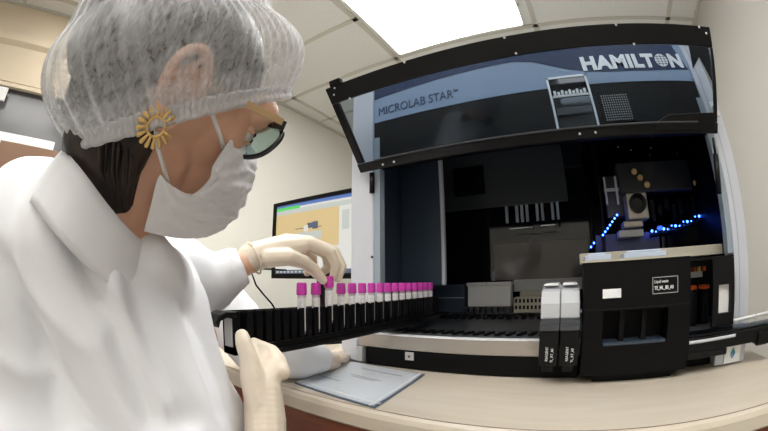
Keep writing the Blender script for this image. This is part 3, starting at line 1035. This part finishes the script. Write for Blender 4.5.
obj('back_cover', dquad(-.012, 1.006, -.02, 1.0, .0006, .0022), M['edgeblue'], dc)
sh = obj('sheet', dquad(.0, .98, .0, .98, .0029, .0012), M['paper'], dc)
for t0_, a, b_ in ((.80, .30, .82), (.55, .30, .70), (.51, .36, .66), (.30, .02, .35)):
    obj('printed_line', dquad(a, b_, t0_, t0_ + .010, .0042, .0002), M['ink'], sh)
obj('clear_sleeve', dquad(-.02, 1.02, -.03, 1.01, .0046, .0004), M['sleeve'], dc)
obj('sleeve_weld', dquad(-.02, 1.02, .045, .055, .0051, .0004).add(*(lambda q: (q.v, q.f))(dquad(.95, .96, -.03, 1.01, .0051, .0004))), M['letter'], dc)

# ------------------------------------------------------------------ the woman with the hairnet
RH = .37
Hc = P(172, 110, r=RH)
vv = ray(172, 110)
ex_ = (P(173, 110, r=1) - P(172, 110, r=1))
ex_ = (ex_ - vv * ex_.dot(vv)).normalized()
ey_ = ex_.cross(-vv) * -1
ey_ = (-vv).cross(ex_)
if ey_.z < 0:
    ey_ = -ey_
LW = (vv * .95 - ex_ * .28).normalized()            # her left, away from the camera


def Hp(px, py, w_=0.0):
    v = ray(px, py)
    t = ((Hc + LW * w_) - CAM).dot(LW) / v.dot(LW)
    return CAM + v * t


def mir(p):
    return p - LW * (2 * (p - Hc).dot(LW))


FW = (Hp(262, 150) - Hp(160, 108)).normalized()
UP = LW.cross(FW)
if UP.z < 0:
    UP = -UP


def ell(mb, c, rf, rw, ru, ff=None, uu=None):
    """ellipsoid with radii along the head's forward, sideways and up directions"""
    ff = ff or FW
    uu = uu or UP
    bm = bmesh.new()
    bmesh.ops.create_icosphere(bm, subdivisions=4, radius=1)
    vs = [c + ff * (v.co.x * rf) + LW * (v.co.y * rw) + uu * (v.co.z * ru) for v in bm.verts]
    fs = [[v.index for v in f.verts] for f in bm.faces]
    bm.free()
    mb.add(vs, fs)


S0 = P(70, 240, r=.39)          # near (right) shoulder
E0 = P(215, 580, r=.43)         # right elbow, below the frame
bd = MB()
ell(bd, Hp(165, 72), .098, .076, .090)               # cranium
ell(bd, Hp(206, 126), .046, .056, .060)              # face
ell(bd, Hp(205, 170), .048, .048, .050)
ell(bd, Hp(214, 203), .026, .026, .022)              # chin
ell(bd, Hp(250, 112), .030, .044, .026)              # forehead and brow
ell(bd, Hp(214, 142, -.032), .024, .020, .024)       # cheeks
ell(bd, mir(Hp(214, 142, -.032)), .024, .020, .024)
bd.chain([Hp(246, 128), Hp(246, 146), Hp(246, 158)], [.007, .008, .009])     # nose
bd.ball(Hp(248, 162, -.008), .006).ball(Hp(248, 162, .008), .006)
bd.ball(Hp(234, 185), .011)                          # lips under the mask
bd.chain([Hp(150, 150), Hp(125, 205), Hp(105, 255)], [.054, .050, .058])     # neck
# torso and arms
CH = P(120, 380, r=.56)
bd.chain([Hp(105, 255), CH, CH + Vector((-.02, -.02, -.30))], [.07, .11, .12])
S1 = P(165, 292, r=.61)
bd.chain([S0 + (S1 - S0) * .1, S1], [.050, .036])
bd.chain([S0, P(120, 340, r=.395), P(165, 410, r=.40), P(205, 500, r=.42), E0], [.045, .045, .042, .038, .038])
WR = P(262, 445, r=.455)
WR0 = P(263, 420, r=.462)
bd.chain([E0, WR, WR0], [.040, .024, .022])
WL = P(243, 264, r=.60)
EL = P(178, 284, r=.60)
bd.chain([S1, EL], [.034, .030])
bd.chain([EL, WL, P(262, 256, r=.62)], [.030, .0235, .021])
person = sculpt('person', bd, M['skin'], None, .0034, 6, origin=(Hc.x - .05, Hc.y - .02, .0))
tag(person, 'person in hairnet, mask and white coat lifting a magenta-capped tube', 'person')

# ear, eyes, brow
er = MB()
ec = Hp(181, 84, -.079)
e_up = (Hp(190, 62, -.08) - Hp(168, 108, -.08)).normalized()
e_f = FW
rim = []
for k in range(15):
    a = -2.2 + k / 14 * 5.0
    rim.append(ec + e_up * (math.cos(a) * .030) + e_f * (-math.sin(a) * .019) - LW * (.010 + .004 * math.sin(a)))
er.chain(rim, [.0050] * len(rim))
er.chain([ec - e_up * .030 + e_f * .004, ec - e_up * .036 - e_f * .002], [.0075, .0065])
ell(er, ec + LW * .002, .018, .007, .027, e_f, e_up)
er.chain([ec + e_up * .018 - LW * .006 + e_f * .002, ec - e_up * .004 - LW * .006 - e_f * .008, ec - e_up * .018 - LW * .006 - e_f * .002], [.004, .004, .004])
sculpt('ear', er, M['skin'], person, .0016, 3)
for s_ in (-1, 1):
    c = Hp(243, 134, -.029)
    c = c if s_ < 0 else mir(c)
    e_ = obj('eye', MB().ball(c, .0118, 3), M['eyewhite'], person, smooth=True)
    obj('iris', MB().ball(c + FW * .0095 - UP * .003, .0052, 2), M['iris'], e_, smooth=True)
    bm_ = bmesh.new()
    bmesh.ops.create_icosphere(bm_, subdivisions=4, radius=.0129)
    ax_ = (UP * .9 + LW * .0).normalized()
    kill = [f for f in bm_.faces if -.50 < f.calc_center_median().normalized().dot(ax_) < .22]
    bmesh.ops.delete(bm_, geom=kill, context='FACES')
    ld = MB().add([v.co + c for v in bm_.verts], [[v.index for v in f.verts] for f in bm_.faces])
    bm_.free()
    obj('eyelid', ld, M['skin'], e_, smooth=True, solid=.001)
    obj('eyelash', MB().tube([c + UP * .0030 + LW * q * .001 + FW * (.0150 - abs(q) * .0006) for q in range(-12, 13, 3)], .0016, 6), M['lash'], e_)

# hair: the scalp under the net and the gathered hair at the nape
hr = MB()
ell(hr, Hp(166, 52), .116, .086, .084)
ell(hr, Hp(118, 105), .062, .070, .060)
hr.chain([Hp(98, 135, -.02), Hp(108, 165, -.03), Hp(120, 195, -.035)], [.040, .034, .020])
hr.chain([Hp(132, 140, -.045), Hp(122, 175, -.045), Hp(112, 205, -.040)], [.024, .018, .010])
hair = sculpt('hair', hr, M['hair'], person, .004, 3, disp=lambda p_: .0016 * noise.noise(Vector((p_.x * 160, p_.y * 160, p_.z * 25))))
st = MB()
for k in range(16):
    a = random.uniform(0, 1)
    p0 = Hp(100 + a * 44, 138 + random.uniform(-4, 8), -.062 + random.uniform(-.004, .004))
    p1 = Hp(98 + a * 44, 170, -.066 + random.uniform(-.006, .01))
    p2 = Hp(112 + a * 20, 205 + random.uniform(-6, 10), -.050 + random.uniform(-.006, .01))
    st.tube([p0, p0.lerp(p1, .5), p1, p1.lerp(p2, .5) + LW * .002, p2], [.0022, .0024, .0022, .0016, .0006], 6)
obj('hair_strands', st, M['hair'], hair, smooth=True)

# hairnet: a pleated bouffant over the elastic rim
rimn = [(66, 140, 0), (72, 141, -.030), (88, 137, -.060), (115, 129, -.082), (140, 122, -.090), (165, 115, -.092), (190, 109, -.090), (215, 103, -.085), (240, 98, -.074), (262, 95, -.056), (280, 93, -.034), (288, 92, 0)]
near = [Hp(x, y, w_) for x, y, w_ in rimn]
ring = near + [mir(p_) for p_ in near[-2:0:-1]]
# resample smooth closed curve
NR = 480
L_ = []
m_ = len(ring)
for k in range(NR):
    t = k / NR * m_
    i = int(t)
    f = t - i
    p0, p1, p2, p3 = ring[(i - 1) % m_], ring[i % m_], ring[(i + 1) % m_], ring[(i + 2) % m_]
    L_.append(.5 * ((2 * p1) + (p2 - p0) * f + (2 * p0 - 5 * p1 + 4 * p2 - p3) * f * f + (3 * p1 - p0 - 3 * p2 + p3) * f ** 3))
RC = sum(L_, Vector()) / NR
nU = Vector()
for k in range(NR):
    nU += (L_[k] - RC).cross(L_[(k + 1) % NR] - RC)
nU.normalize()
if nU.z < 0:
    nU = -nU
rows = []
NE = 40
HT = .158
for j in range(NE + 1):
    e = j / NE * PI / 2
    row = []
    for k in range(NR):
        d_ = L_[k] - RC
        fwd = d_.dot(FW) / .12
        g = math.cos(e) ** (.64 + .20 * max(0, min(1, -fwd))) * (1 + .17 * math.sin(min(1, e * 1.6) * PI) ** .8) if e < PI / 2 - 1e-4 else 0
        rr_ = g
        pl = math.sin(k * 2 * PI / NR * 58 + 1.3 * math.sin(k * .065)) * .0016 * (1 - .75 * math.sin(e))
        pl += .0035 * noise.noise(Vector((d_.x * 35, d_.y * 35, e * 4))) * math.sin(2 * e)
        q = RC + d_ * rr_ + nU * (HT * math.sin(e) ** .85) - FW * (.016 * math.sin(2 * e)) * (1 if fwd < 0 else .35)
        q += d_.normalized() * pl
        row.append(q)
    rows.append(row)
net = obj('hairnet', MB().grid(rows, True), M['net'], person, smooth=True)
at_ = net.data.attributes.new('pleat', 'FLOAT', 'POINT')
vals = []
for j in range(NE + 1):
    for k in range(NR):
        fr_ = max(0, (L_[k] - RC).normalized().dot(FW))
        ph = k * 2 * PI / NR * 58 + 1.3 * math.sin(k * .065) + .5 * noise.noise(Vector((k * .05, j * .12, 0)))
        a_ = max(0, math.sin(ph)) ** 5 * (.03 + .97 * fr_ ** 1.4) * (1 - (j / NE) ** 2)
        b2_ = max(0, noise.noise(Vector((k * .11, j * .035, 4.2))) * 2 - .25) * (.2 + max(0, -(L_[k] - RC).normalized().dot(FW)) * 1.1)
        vals.append(a_ * .8 + b2_ + (.5 if j < 3 else 0))
at_.data.foreach_set('value', vals)
rows = []
for j, (o1, o2) in enumerate(((0, -.009), (.002, -.006), (.0025, -.003), (.0005, 0), (.003, .004), (.003, .007))):
    row = []
    for k in range(NR):
        d_ = (L_[k] - RC).normalized()
        ru = .0007 * math.sin(k * 2 * PI / NR * 90)
        row.append(L_[k] + d_ * (o1 + ru) + nU * (o2 + .0005 * math.sin(k * .45)))
    rows.append(row)
obj('elastic_band', MB().grid(rows, True), M['netband'], net, smooth=True, solid=.0008)

# mask
mn = [  # rows from top edge to bottom, near ear side -> centre (sagittal)
    [(222, 152, -.060), (227, 144, -.054), (233, 138, -.046), (241, 139, -.030), (249, 144, -.012), (252, 147, 0)],
    [(213, 166, -.066), (220, 160, -.062), (230, 154, -.055), (243, 154, -.038), (254, 160, -.014), (256, 162, 0)],
    [(209, 180, -.068), (217, 178, -.064), (228, 174, -.057), (242, 172, -.042), (252, 175, -.016), (254, 176, 0)],
    [(190, 195, -.070), (205, 193, -.068), (220, 190, -.060), (236, 190, -.045), (246, 191, -.018), (248, 192, 0)],
    [(168, 183, -.070), (186, 201, -.070), (206, 206, -.062), (226, 207, -.048), (239, 207, -.020), (241, 207, 0)],
    [(159, 176, -.070), (172, 204, -.070), (194, 219, -.063), (214, 220, -.048), (229, 220, -.020), (231, 220, 0)],
    [(151, 205, -.068), (164, 221, -.067), (188, 230, -.060), (205, 231, -.047), (217, 230, -.018), (219, 230, 0)],
    [(144, 231, -.060), (160, 235, -.060), (180, 238, -.053), (195, 238, -.040), (204, 237, -.018), (206, 236, 0)]]
rows = []
for r_ in mn:
    a = [Hp(q[0], q[1], q[2] * 1.0 - (.004 if q[2] < -.01 else 0)) for q in r_]
    rows.append(a + [mir(q) for q in a[-2::-1]])
def cr(p0, p1, p2_, p3, f):
    return .5 * ((2 * p1) + (p2_ - p0) * f + (2 * p0 - 5 * p1 + 4 * p2_ - p3) * f * f + (3 * p1 - p0 - 3 * p2_ + p3) * f ** 3)


def dense(line, n):
    out = []
    m_ = len(line) - 1
    for k in range(n + 1):
        q_ = min(k / n * m_, m_ - 1e-6)
        i_ = int(q_)
        out.append(cr(line[max(i_ - 1, 0)], line[i_], line[i_ + 1], line[min(i_ + 2, m_)], q_ - i_))
    return out


rows = [dense(r_, 90) for r_ in rows]
cols = [dense([r_[k] for r_ in rows], 56) for k in range(91)]
rows = [[cols[k][j_] for k in range(91)] for j_ in range(57)]
mc_ = Hp(195, 185)
for j_, r_ in enumerate(rows):
    for k, q in enumerate(r_):
        d_ = (q - mc_).normalized()
        u = min(k, 90 - k) / 45
        n1_ = noise.noise(q * 55)
        n2_2 = noise.noise(Vector((u * 7, j_ * .33, 2.0)))
        cre = max(0, 1 - abs(n1_) * 5) ** 2
        edge = min(1, j_ / 5, (56 - j_) / 5, u * 6)
        r_[k] = q + d_ * ((.0030 * n2_2 - .0016 * cre) * edge + .0008 * math.sin(j_ * .9) * edge * (1 if 12 < j_ < 46 else .3))
mk = obj('face_mask', MB().grid(rows), M['mask'], person, smooth=True, solid=.0010)
# straps: from the mask's near edge up behind the ear, and from the far side as well
for s_ in (-1, 1):
    f_ = (lambda q: q) if s_ < 0 else mir
    for pts in (((168, 183, -.069), (163, 165, -.071), (158, 148, -.073), (156, 135, -.076), (157, 122, -.080)),
                ((224, 149, -.056), (219, 133, -.066), (213, 116, -.076), (208, 101, -.086))):
        obj('mask_strap', MB().tube([f_(Hp(*q)) for q in pts], .0021, 8), M['elastic'], mk, smooth=True)

# earring: a golden ray hoop
c = Hp(156, 127, -.094)
eu, ef = UP, FW
eg = MB()
for k in range(15):
    a = -1.15 + k / 14 * (2 * PI - 1.0) + PI * .62
    d_ = ef * math.cos(a) + eu * math.sin(a)
    eg.tube([c + d_ * .0066, c + d_ * .0150], [.0009, .0021], 8)
    eg.ball(c + d_ * .0150, .0021, 2)
earring = obj('earring', eg, M['gold'], person, smooth=True)
hoop = [c + (ef * math.cos(a) + eu * math.sin(a)) * .0075 for a in [k / 24 * 2 * PI for k in range(25)]]
obj('hoop', MB().tube(hoop, .0013, 8), M['gold'], earring, smooth=True)
obj('ear_hook', MB().tube([c + eu * .008, c + eu * .014 + LW * .004, Hp(160, 112, -.084)], .0009, 6), M['gold'], earring)

# glasses
gl0, gl1 = Hp(205, 84, -.080), Hp(283, 122, -.066)
gla = obj('glasses', MB().hexa([gl0 + UP * .003, gl0 + UP * .003 + LW * .003, gl1 + UP * .0035 + LW * .003, gl1 + UP * .0035, gl0 - UP * .003, gl0 - UP * .003 + LW * .003, gl1 - UP * .0035 + LW * .003, gl1 - UP * .0035][:4] +
          [gl0 - UP * .003, gl0 - UP * .003 + LW * .003, gl1 - UP * .0035 + LW * .003, gl1 - UP * .0035]), M['temple'], person)
obj('temple', MB().hexa([mir(q) for q in [gl0 + UP * .003, gl0 + UP * .003 + LW * .003, gl1 + UP * .0035 + LW * .003, gl1 + UP * .0035, gl0 - UP * .003, gl0 - UP * .003 + LW * .003, gl1 - UP * .0035 + LW * .003, gl1 - UP * .0035]]), M['temple'], gla)
for s_ in (-1, 1):
    f_ = (lambda q: q) if s_ < 0 else mir
    lt = Hp(282, 126, -.064)          # outer upper corner
    lbm = Hp(248, 158, -.058)         # lower outer
    axv = (lbm - lt)
    ctr = (lt + lbm) / 2 + LW * .026 + FW * .003
    av = axv / 2
    bv = LW * .030 - FW * .007
    rimp = []
    for k in range(33):
        a = k / 32 * 2 * PI
        ca, sa = math.cos(a), math.sin(a)
        ca = math.copysign(abs(ca) ** .8, ca)
        sa = math.copysign(abs(sa) ** .8, sa)
        rimp.append(f_(ctr + av * ca + bv * sa))
    fr = obj('rim', MB().tube(rimp, .0028, 8), M['glassesblack'], gla, smooth=True)
    obj('lens', MB().add(rimp[:-1], [list(range(32))]), M['lens'], gla, solid=.001)
    obj('hinge', MB().hexa([f_(q) for q in [lt + UP * .006 - FW * .004, lt + UP * .006 + FW * .004, lt + UP * .006 + FW * .004 + LW * .012, lt + UP * .006 - FW * .004 + LW * .012,
                            lt - UP * .005 - FW * .004, lt - UP * .005 + FW * .004, lt - UP * .005 + FW * .004 + LW * .012, lt - UP * .005 - FW * .004 + LW * .012]]), M['glassesblack'], fr)
cA = (Hp(282, 126, -.064) * .6 + Hp(248, 158, -.058) * .4) + LW * .052
obj('bridge', MB().tube([cA, (cA + mir(cA)) / 2 + FW * .004, mir(cA)], .0026, 8), M['glassesblack'], gla, smooth=True)

# coat
FOLDS = [([P(70, 205, r=.315), P(82, 262, r=.307), P(112, 320, r=.307), P(150, 420, r=.325)], -.011, .011),
         ([P(118, 262, r=.33), P(140, 320, r=.315), P(186, 420, r=.335)], -.010, .012),
         ([P(96, 250, r=.31), P(126, 310, r=.307), P(168, 400, r=.325)], .006, .012),
         ([P(160, 280, r=.40), P(190, 340, r=.37), P(222, 410, r=.36)], -.006, .012),
         ([P(20, 260, r=.37), P(40, 340, r=.38), P(60, 430, r=.40)], -.009, .016)]


def fold(p_):
    q = Vector((p_.x * 9 + p_.z * 5, p_.y * 9, p_.z * 4))
    a = noise.noise(q)
    b_ = noise.noise(Vector((p_.x * 28, p_.y * 28, p_.z * 12)))
    ridge = (1 - abs(a) * 2.2)
    v = .006 * max(0, ridge) ** 2 + .0022 * b_
    for pts, amp, wd_ in FOLDS:
        dm = 9
        for u, w_ in zip(pts, pts[1:]):
            t = max(0, min(1, (p_ - u).dot(w_ - u) / (w_ - u).length_squared))
            dm = min(dm, (p_ - u.lerp(w_, t)).length)
        v += amp * math.exp(-(dm / wd_) ** 2)
    return v


ct = MB()
ct.chain([P(72, 238, r=.385), P(115, 330, r=.385), P(165, 410, r=.395), P(205, 500, r=.41), P(215, 590, r=.42)], [.078, .078, .070, .060, .052], 3)
ct.chain([P(30, 245, r=.47), P(30, 380, r=.55), P(60, 520, r=.60)], [.105, .14, .16], 3)
ct.chain([P(75, 235, r=.42), P(110, 330, r=.50), P(130, 450, r=.52)], [.075, .12, .14], 3)
ct.chain([P(118, 255, r=.43), P(150, 320, r=.47), P(175, 420, r=.50)], [.055, .085, .10], 3)
ct.chain([P(72, 238, r=.385), P(106, 240, r=.385), P(128, 268, r=.41)], [.072, .052, .050], 3)
ct.chain([P(104, 262, r=.375), P(138, 272, r=.378), P(160, 282, r=.42)], [.046, .041, .045], 3)
ct.chain([P(118, 262, r=.37), P(146, 264, r=.358), P(158, 285, r=.40)], [.035, .031, .04], 3)
ct.chain([P(128, 275, r=.41), P(150, 280, r=.44), P(165, 300, r=.46)], [.045, .047, .05], 3)
ct.chain([P(152, 290, r=.50), P(150, 380, r=.52)], [.070, .09], 3)
coat = sculpt('coat', ct, M['coat'], person, .0065, 14, disp=fold)
# sleeve of the far arm with an open cuff
sl = MB()
sl.chain([P(140, 300, r=.60), P(176, 279, r=.60), P(204, 284, r=.60), P(222, 276, r=.60)], [.065, .074, .054, .042], 3)
sculpt('sleeve', sl, M['coat2'], coat, .0045, 6, disp=lambda p_: .5 * fold(p_ * 1.6))
c0, c1 = P(196, 287, r=.60), P(243, 266, r=.603)
ax = (c1 - c0).normalized()
u_ = ax.orthogonal().normalized()
w2 = ax.cross(u_)
rows = []
for j in range(15):
    t = j / 14
    rr_ = .046 - .010 * t
    c = c0.lerp(c1, t)
    if j > 12:
        rr_ -= .004 * (j - 12)
        c = c1 - ax * .002 * (j - 12)
    rows.append([c + (u_ * math.cos(2 * PI * k / 48) + w2 * math.sin(2 * PI * k / 48)) * (rr_ + .0018 * noise.noise(Vector((k * .35, t * 5, 1.3))) + .0012 * math.sin(k * 2 * PI / 48 * 3 + t * 4)) for k in range(48)])
obj('cuff', MB().grid(rows, True), M['coat2'], coat, smooth=True)
# collar : a soft band round the neck, open at the throat
ce = [Hp(60, 158, 0), Hp(66, 153, -.030), Hp(84, 173, -.062), Hp(110, 208, -.070), Hp(133, 234, -.062), Hp(150, 245, -.024)]
ce = ce + [mir(q) for q in ce[:0:-1]]
na = (Hp(150, 140) - Hp(100, 260)).normalized()
cen = sum(ce, Vector()) / len(ce)
rows = []
mm = len(ce)
for j in range(7):
    t = j / 6
    row = []
    for k in range(97):
        q_ = k / 96 * mm
        i = int(q_) % mm
        f = q_ - int(q_)
        p0, p1, p2_, p3 = ce[(i - 1) % mm], ce[i], ce[(i + 1) % mm], ce[(i + 2) % mm]
        q = .5 * ((2 * p1) + (p2_ - p0) * f + (2 * p0 - 5 * p1 + 4 * p2_ - p3) * f * f + (3 * p1 - p0 - 3 * p2_ + p3) * f ** 3)
        o_ = (q - cen)
        o_ = (o_ - na * o_.dot(na)).normalized()
        row.append(q - na * (.050 * t) + o_ * (.016 * t + .003 * math.sin(t * PI)) + o_ * .0015 * noise.noise(q * 45))
    rows.append(row)
cl = obj('collar', MB().grid(rows), M['coat'], coat, smooth=True, solid=.003)


# gloved hands
def hand(name, chains, parent, vox=.0019, it=4):
    mb = MB()
    for pts, rads in chains:
        mb.chain([P(x, y, r=r_) for x, y, r_ in pts], rads)
    return sculpt(name, mb, M['glove'], parent, vox, it)


LH = [
    ([(252, 257, .605), (276, 250, .628), (300, 245, .645)], [.0265, .026, .019]),
    ([(256, 255, .615), (286, 244, .645), (311, 243, .650)], [.021, .019, .0135]),
    ([(258, 254, .62), (286, 243, .66), (309, 242, .672)], [.021, .019, .0135]),
    ([(258, 256, .62), (284, 247, .67), (305, 245, .690)], [.020, .018, .0125]),
    ([(258, 260, .62), (282, 253, .67), (299, 250, .703)], [.019, .016, .0115]),
    ([(311, 243, .650), (330, 252, .662), (336, 265, .672), (333, 278, .680)], [.0130, .0112, .0100, .0080]),
    ([(309, 242, .672), (334, 251, .690), (342, 266, .695), (338, 279, .692)], [.0125, .0110, .0100, .0080]),
    ([(305, 245, .690), (326, 254, .715), (328, 268, .715), (320, 274, .705)], [.0115, .0105, .0095, .008]),
    ([(299, 250, .703), (313, 258, .725), (314, 269, .722), (307, 273, .712)], [.0105, .0095, .0085, .0075]),
    ([(266, 258, .600), (288, 257, .610), (304, 262, .630), (313, 269, .645), (323, 280, .660)], [.018, .0160, .0130, .0120, .0090]),
]
lh = hand('glove', LH, person)
ax = (P(262, 256, r=.61) - P(246, 263, r=.60)).normalized()
u_ = ax.orthogonal().normalized()
w2 = ax.cross(u_)
cc_ = P(253, 258, r=.606)
obj('rolled_cuff', MB().tube([cc_ + (u_ * math.cos(k / 32 * 2 * PI) + w2 * math.sin(k / 32 * 2 * PI)) * .0285 for k in range(33)], .0022, 8), M['glove'], lh, smooth=True)

RHN = [
    ([(266, 452, .452), (265, 420, .458), (263, 392, .465)], [.0275, .0285, .027]),
    ([(264, 400, .462), (268, 380, .468), (277, 365, .478)], [.022, .019, .0135]),
    ([(264, 400, .465), (262, 378, .480), (268, 360, .496)], [.022, .019, .0135]),
    ([(262, 398, .468), (254, 374, .480), (255, 362, .502)], [.021, .018, .013]),
    ([(277, 365, .478), (272, 352, .502), (262, 347, .522), (252, 345, .530)], [.0135, .0112, .0100, .0080]),
    ([(268, 360, .496), (264, 349, .520), (254, 343, .530)], [.013, .011, .0090]),
    ([(255, 362, .502), (252, 350, .520), (244, 343, .530)], [.012, .010, .0085]),
    ([(282, 372, .470), (279, 360, .488), (272, 351, .505)], [.0125, .0110, .0095]),
    ([(260, 405, .452), (253, 380, .452), (249, 358, .456), (244, 344, .462), (242, 336, .468)], [.020, .0175, .0135, .0122, .0100]),
]
rh = hand('glove', RHN, person)

# ------------------------------------------------------------------ the second person, mostly hidden behind
h2 = P(176, 150, r=.98)
b2 = MB()
for c_, r_, s_ in ((h2, .095, (1, .85, 1.12)), (h2 + Vector((.03, .04, -.06)), .06, (1, 1, 1))):
    b2.ball(c_, r_, 3, s_)
n2_ = h2 + Vector((-.02, -.02, -.15))
t2 = Vector((n2_.x - .03, n2_.y - .05, .98))
b2.chain([h2, n2_], [.05, .05])
b2.chain([n2_, t2, Vector((t2.x, t2.y, .70))], [.06, .11, .12])
e2 = P(250, 352, r=.84)
e2.z = TZ + .050
w2_ = P(322, 360, Z=TZ + .032)
g2 = P(335, 358, Z=TZ + .030)
b2.chain([t2 + Vector((.02, .05, .05)), e2], [.05, .042])
b2.chain([e2, w2_, g2], [.040, .020, .013])
p2 = sculpt('person', b2, M['skin'], None, .006, 6, origin=(t2.x, t2.y, 0))
tag(p2, 'second person in white coat, mostly hidden, resting a gloved hand on the bench', 'person')
c2 = MB()
c2.chain([Vector((n2_.x, n2_.y, n2_.z - .05)), t2, Vector((t2.x, t2.y, .66))], [.085, .130, .135], 3)
c2.chain([P(205, 285, r=.88), P(232, 318, r=.86), P(255, 350, Z=TZ + .058)], [.075, .068, .058], 3)
c2.chain([P(255, 350, Z=TZ + .058), P(290, 356, Z=TZ + .055), P(318, 360, Z=TZ + .040)], [.056, .050, .034], 3)
sculpt('coat', c2, M['coat'], p2, .008, 8, disp=fold)
hm_ = MB()
hm_.ball(h2 + Vector((-.01, -.01, .03)), .108, 3, (1, .9, 1))
obj('hair', hm_, M['hair'], p2, smooth=True)
gz = TZ


def T(x, y, h_):
    return P(x, y, Z=TZ + h_)


g2m = MB()
g2m.chain([T(304, 360, .036), T(318, 361, .032), T(328, 360, .028), T(337, 358, .022)], [.028, .027, .024, .018])
for k, (px, py) in enumerate(((342, 359), (345, 356), (344, 352), (340, 350))):
    a = T(332 + k * .6, 360 - k * 2, .024)
    m1 = T(px, py, .024)
    b_ = T(px + 4, py + 1, .011)
    g2m.chain([a, a.lerp(m1, .9), b_], [.0125, .0105, .0085])
g2m.chain([T(320, 366, .026), T(328, 366, .020), T(337, 365, .012)], [.016, .0125, .010])
sculpt('glove', g2m, M['glove'], p2, .0028, 4)
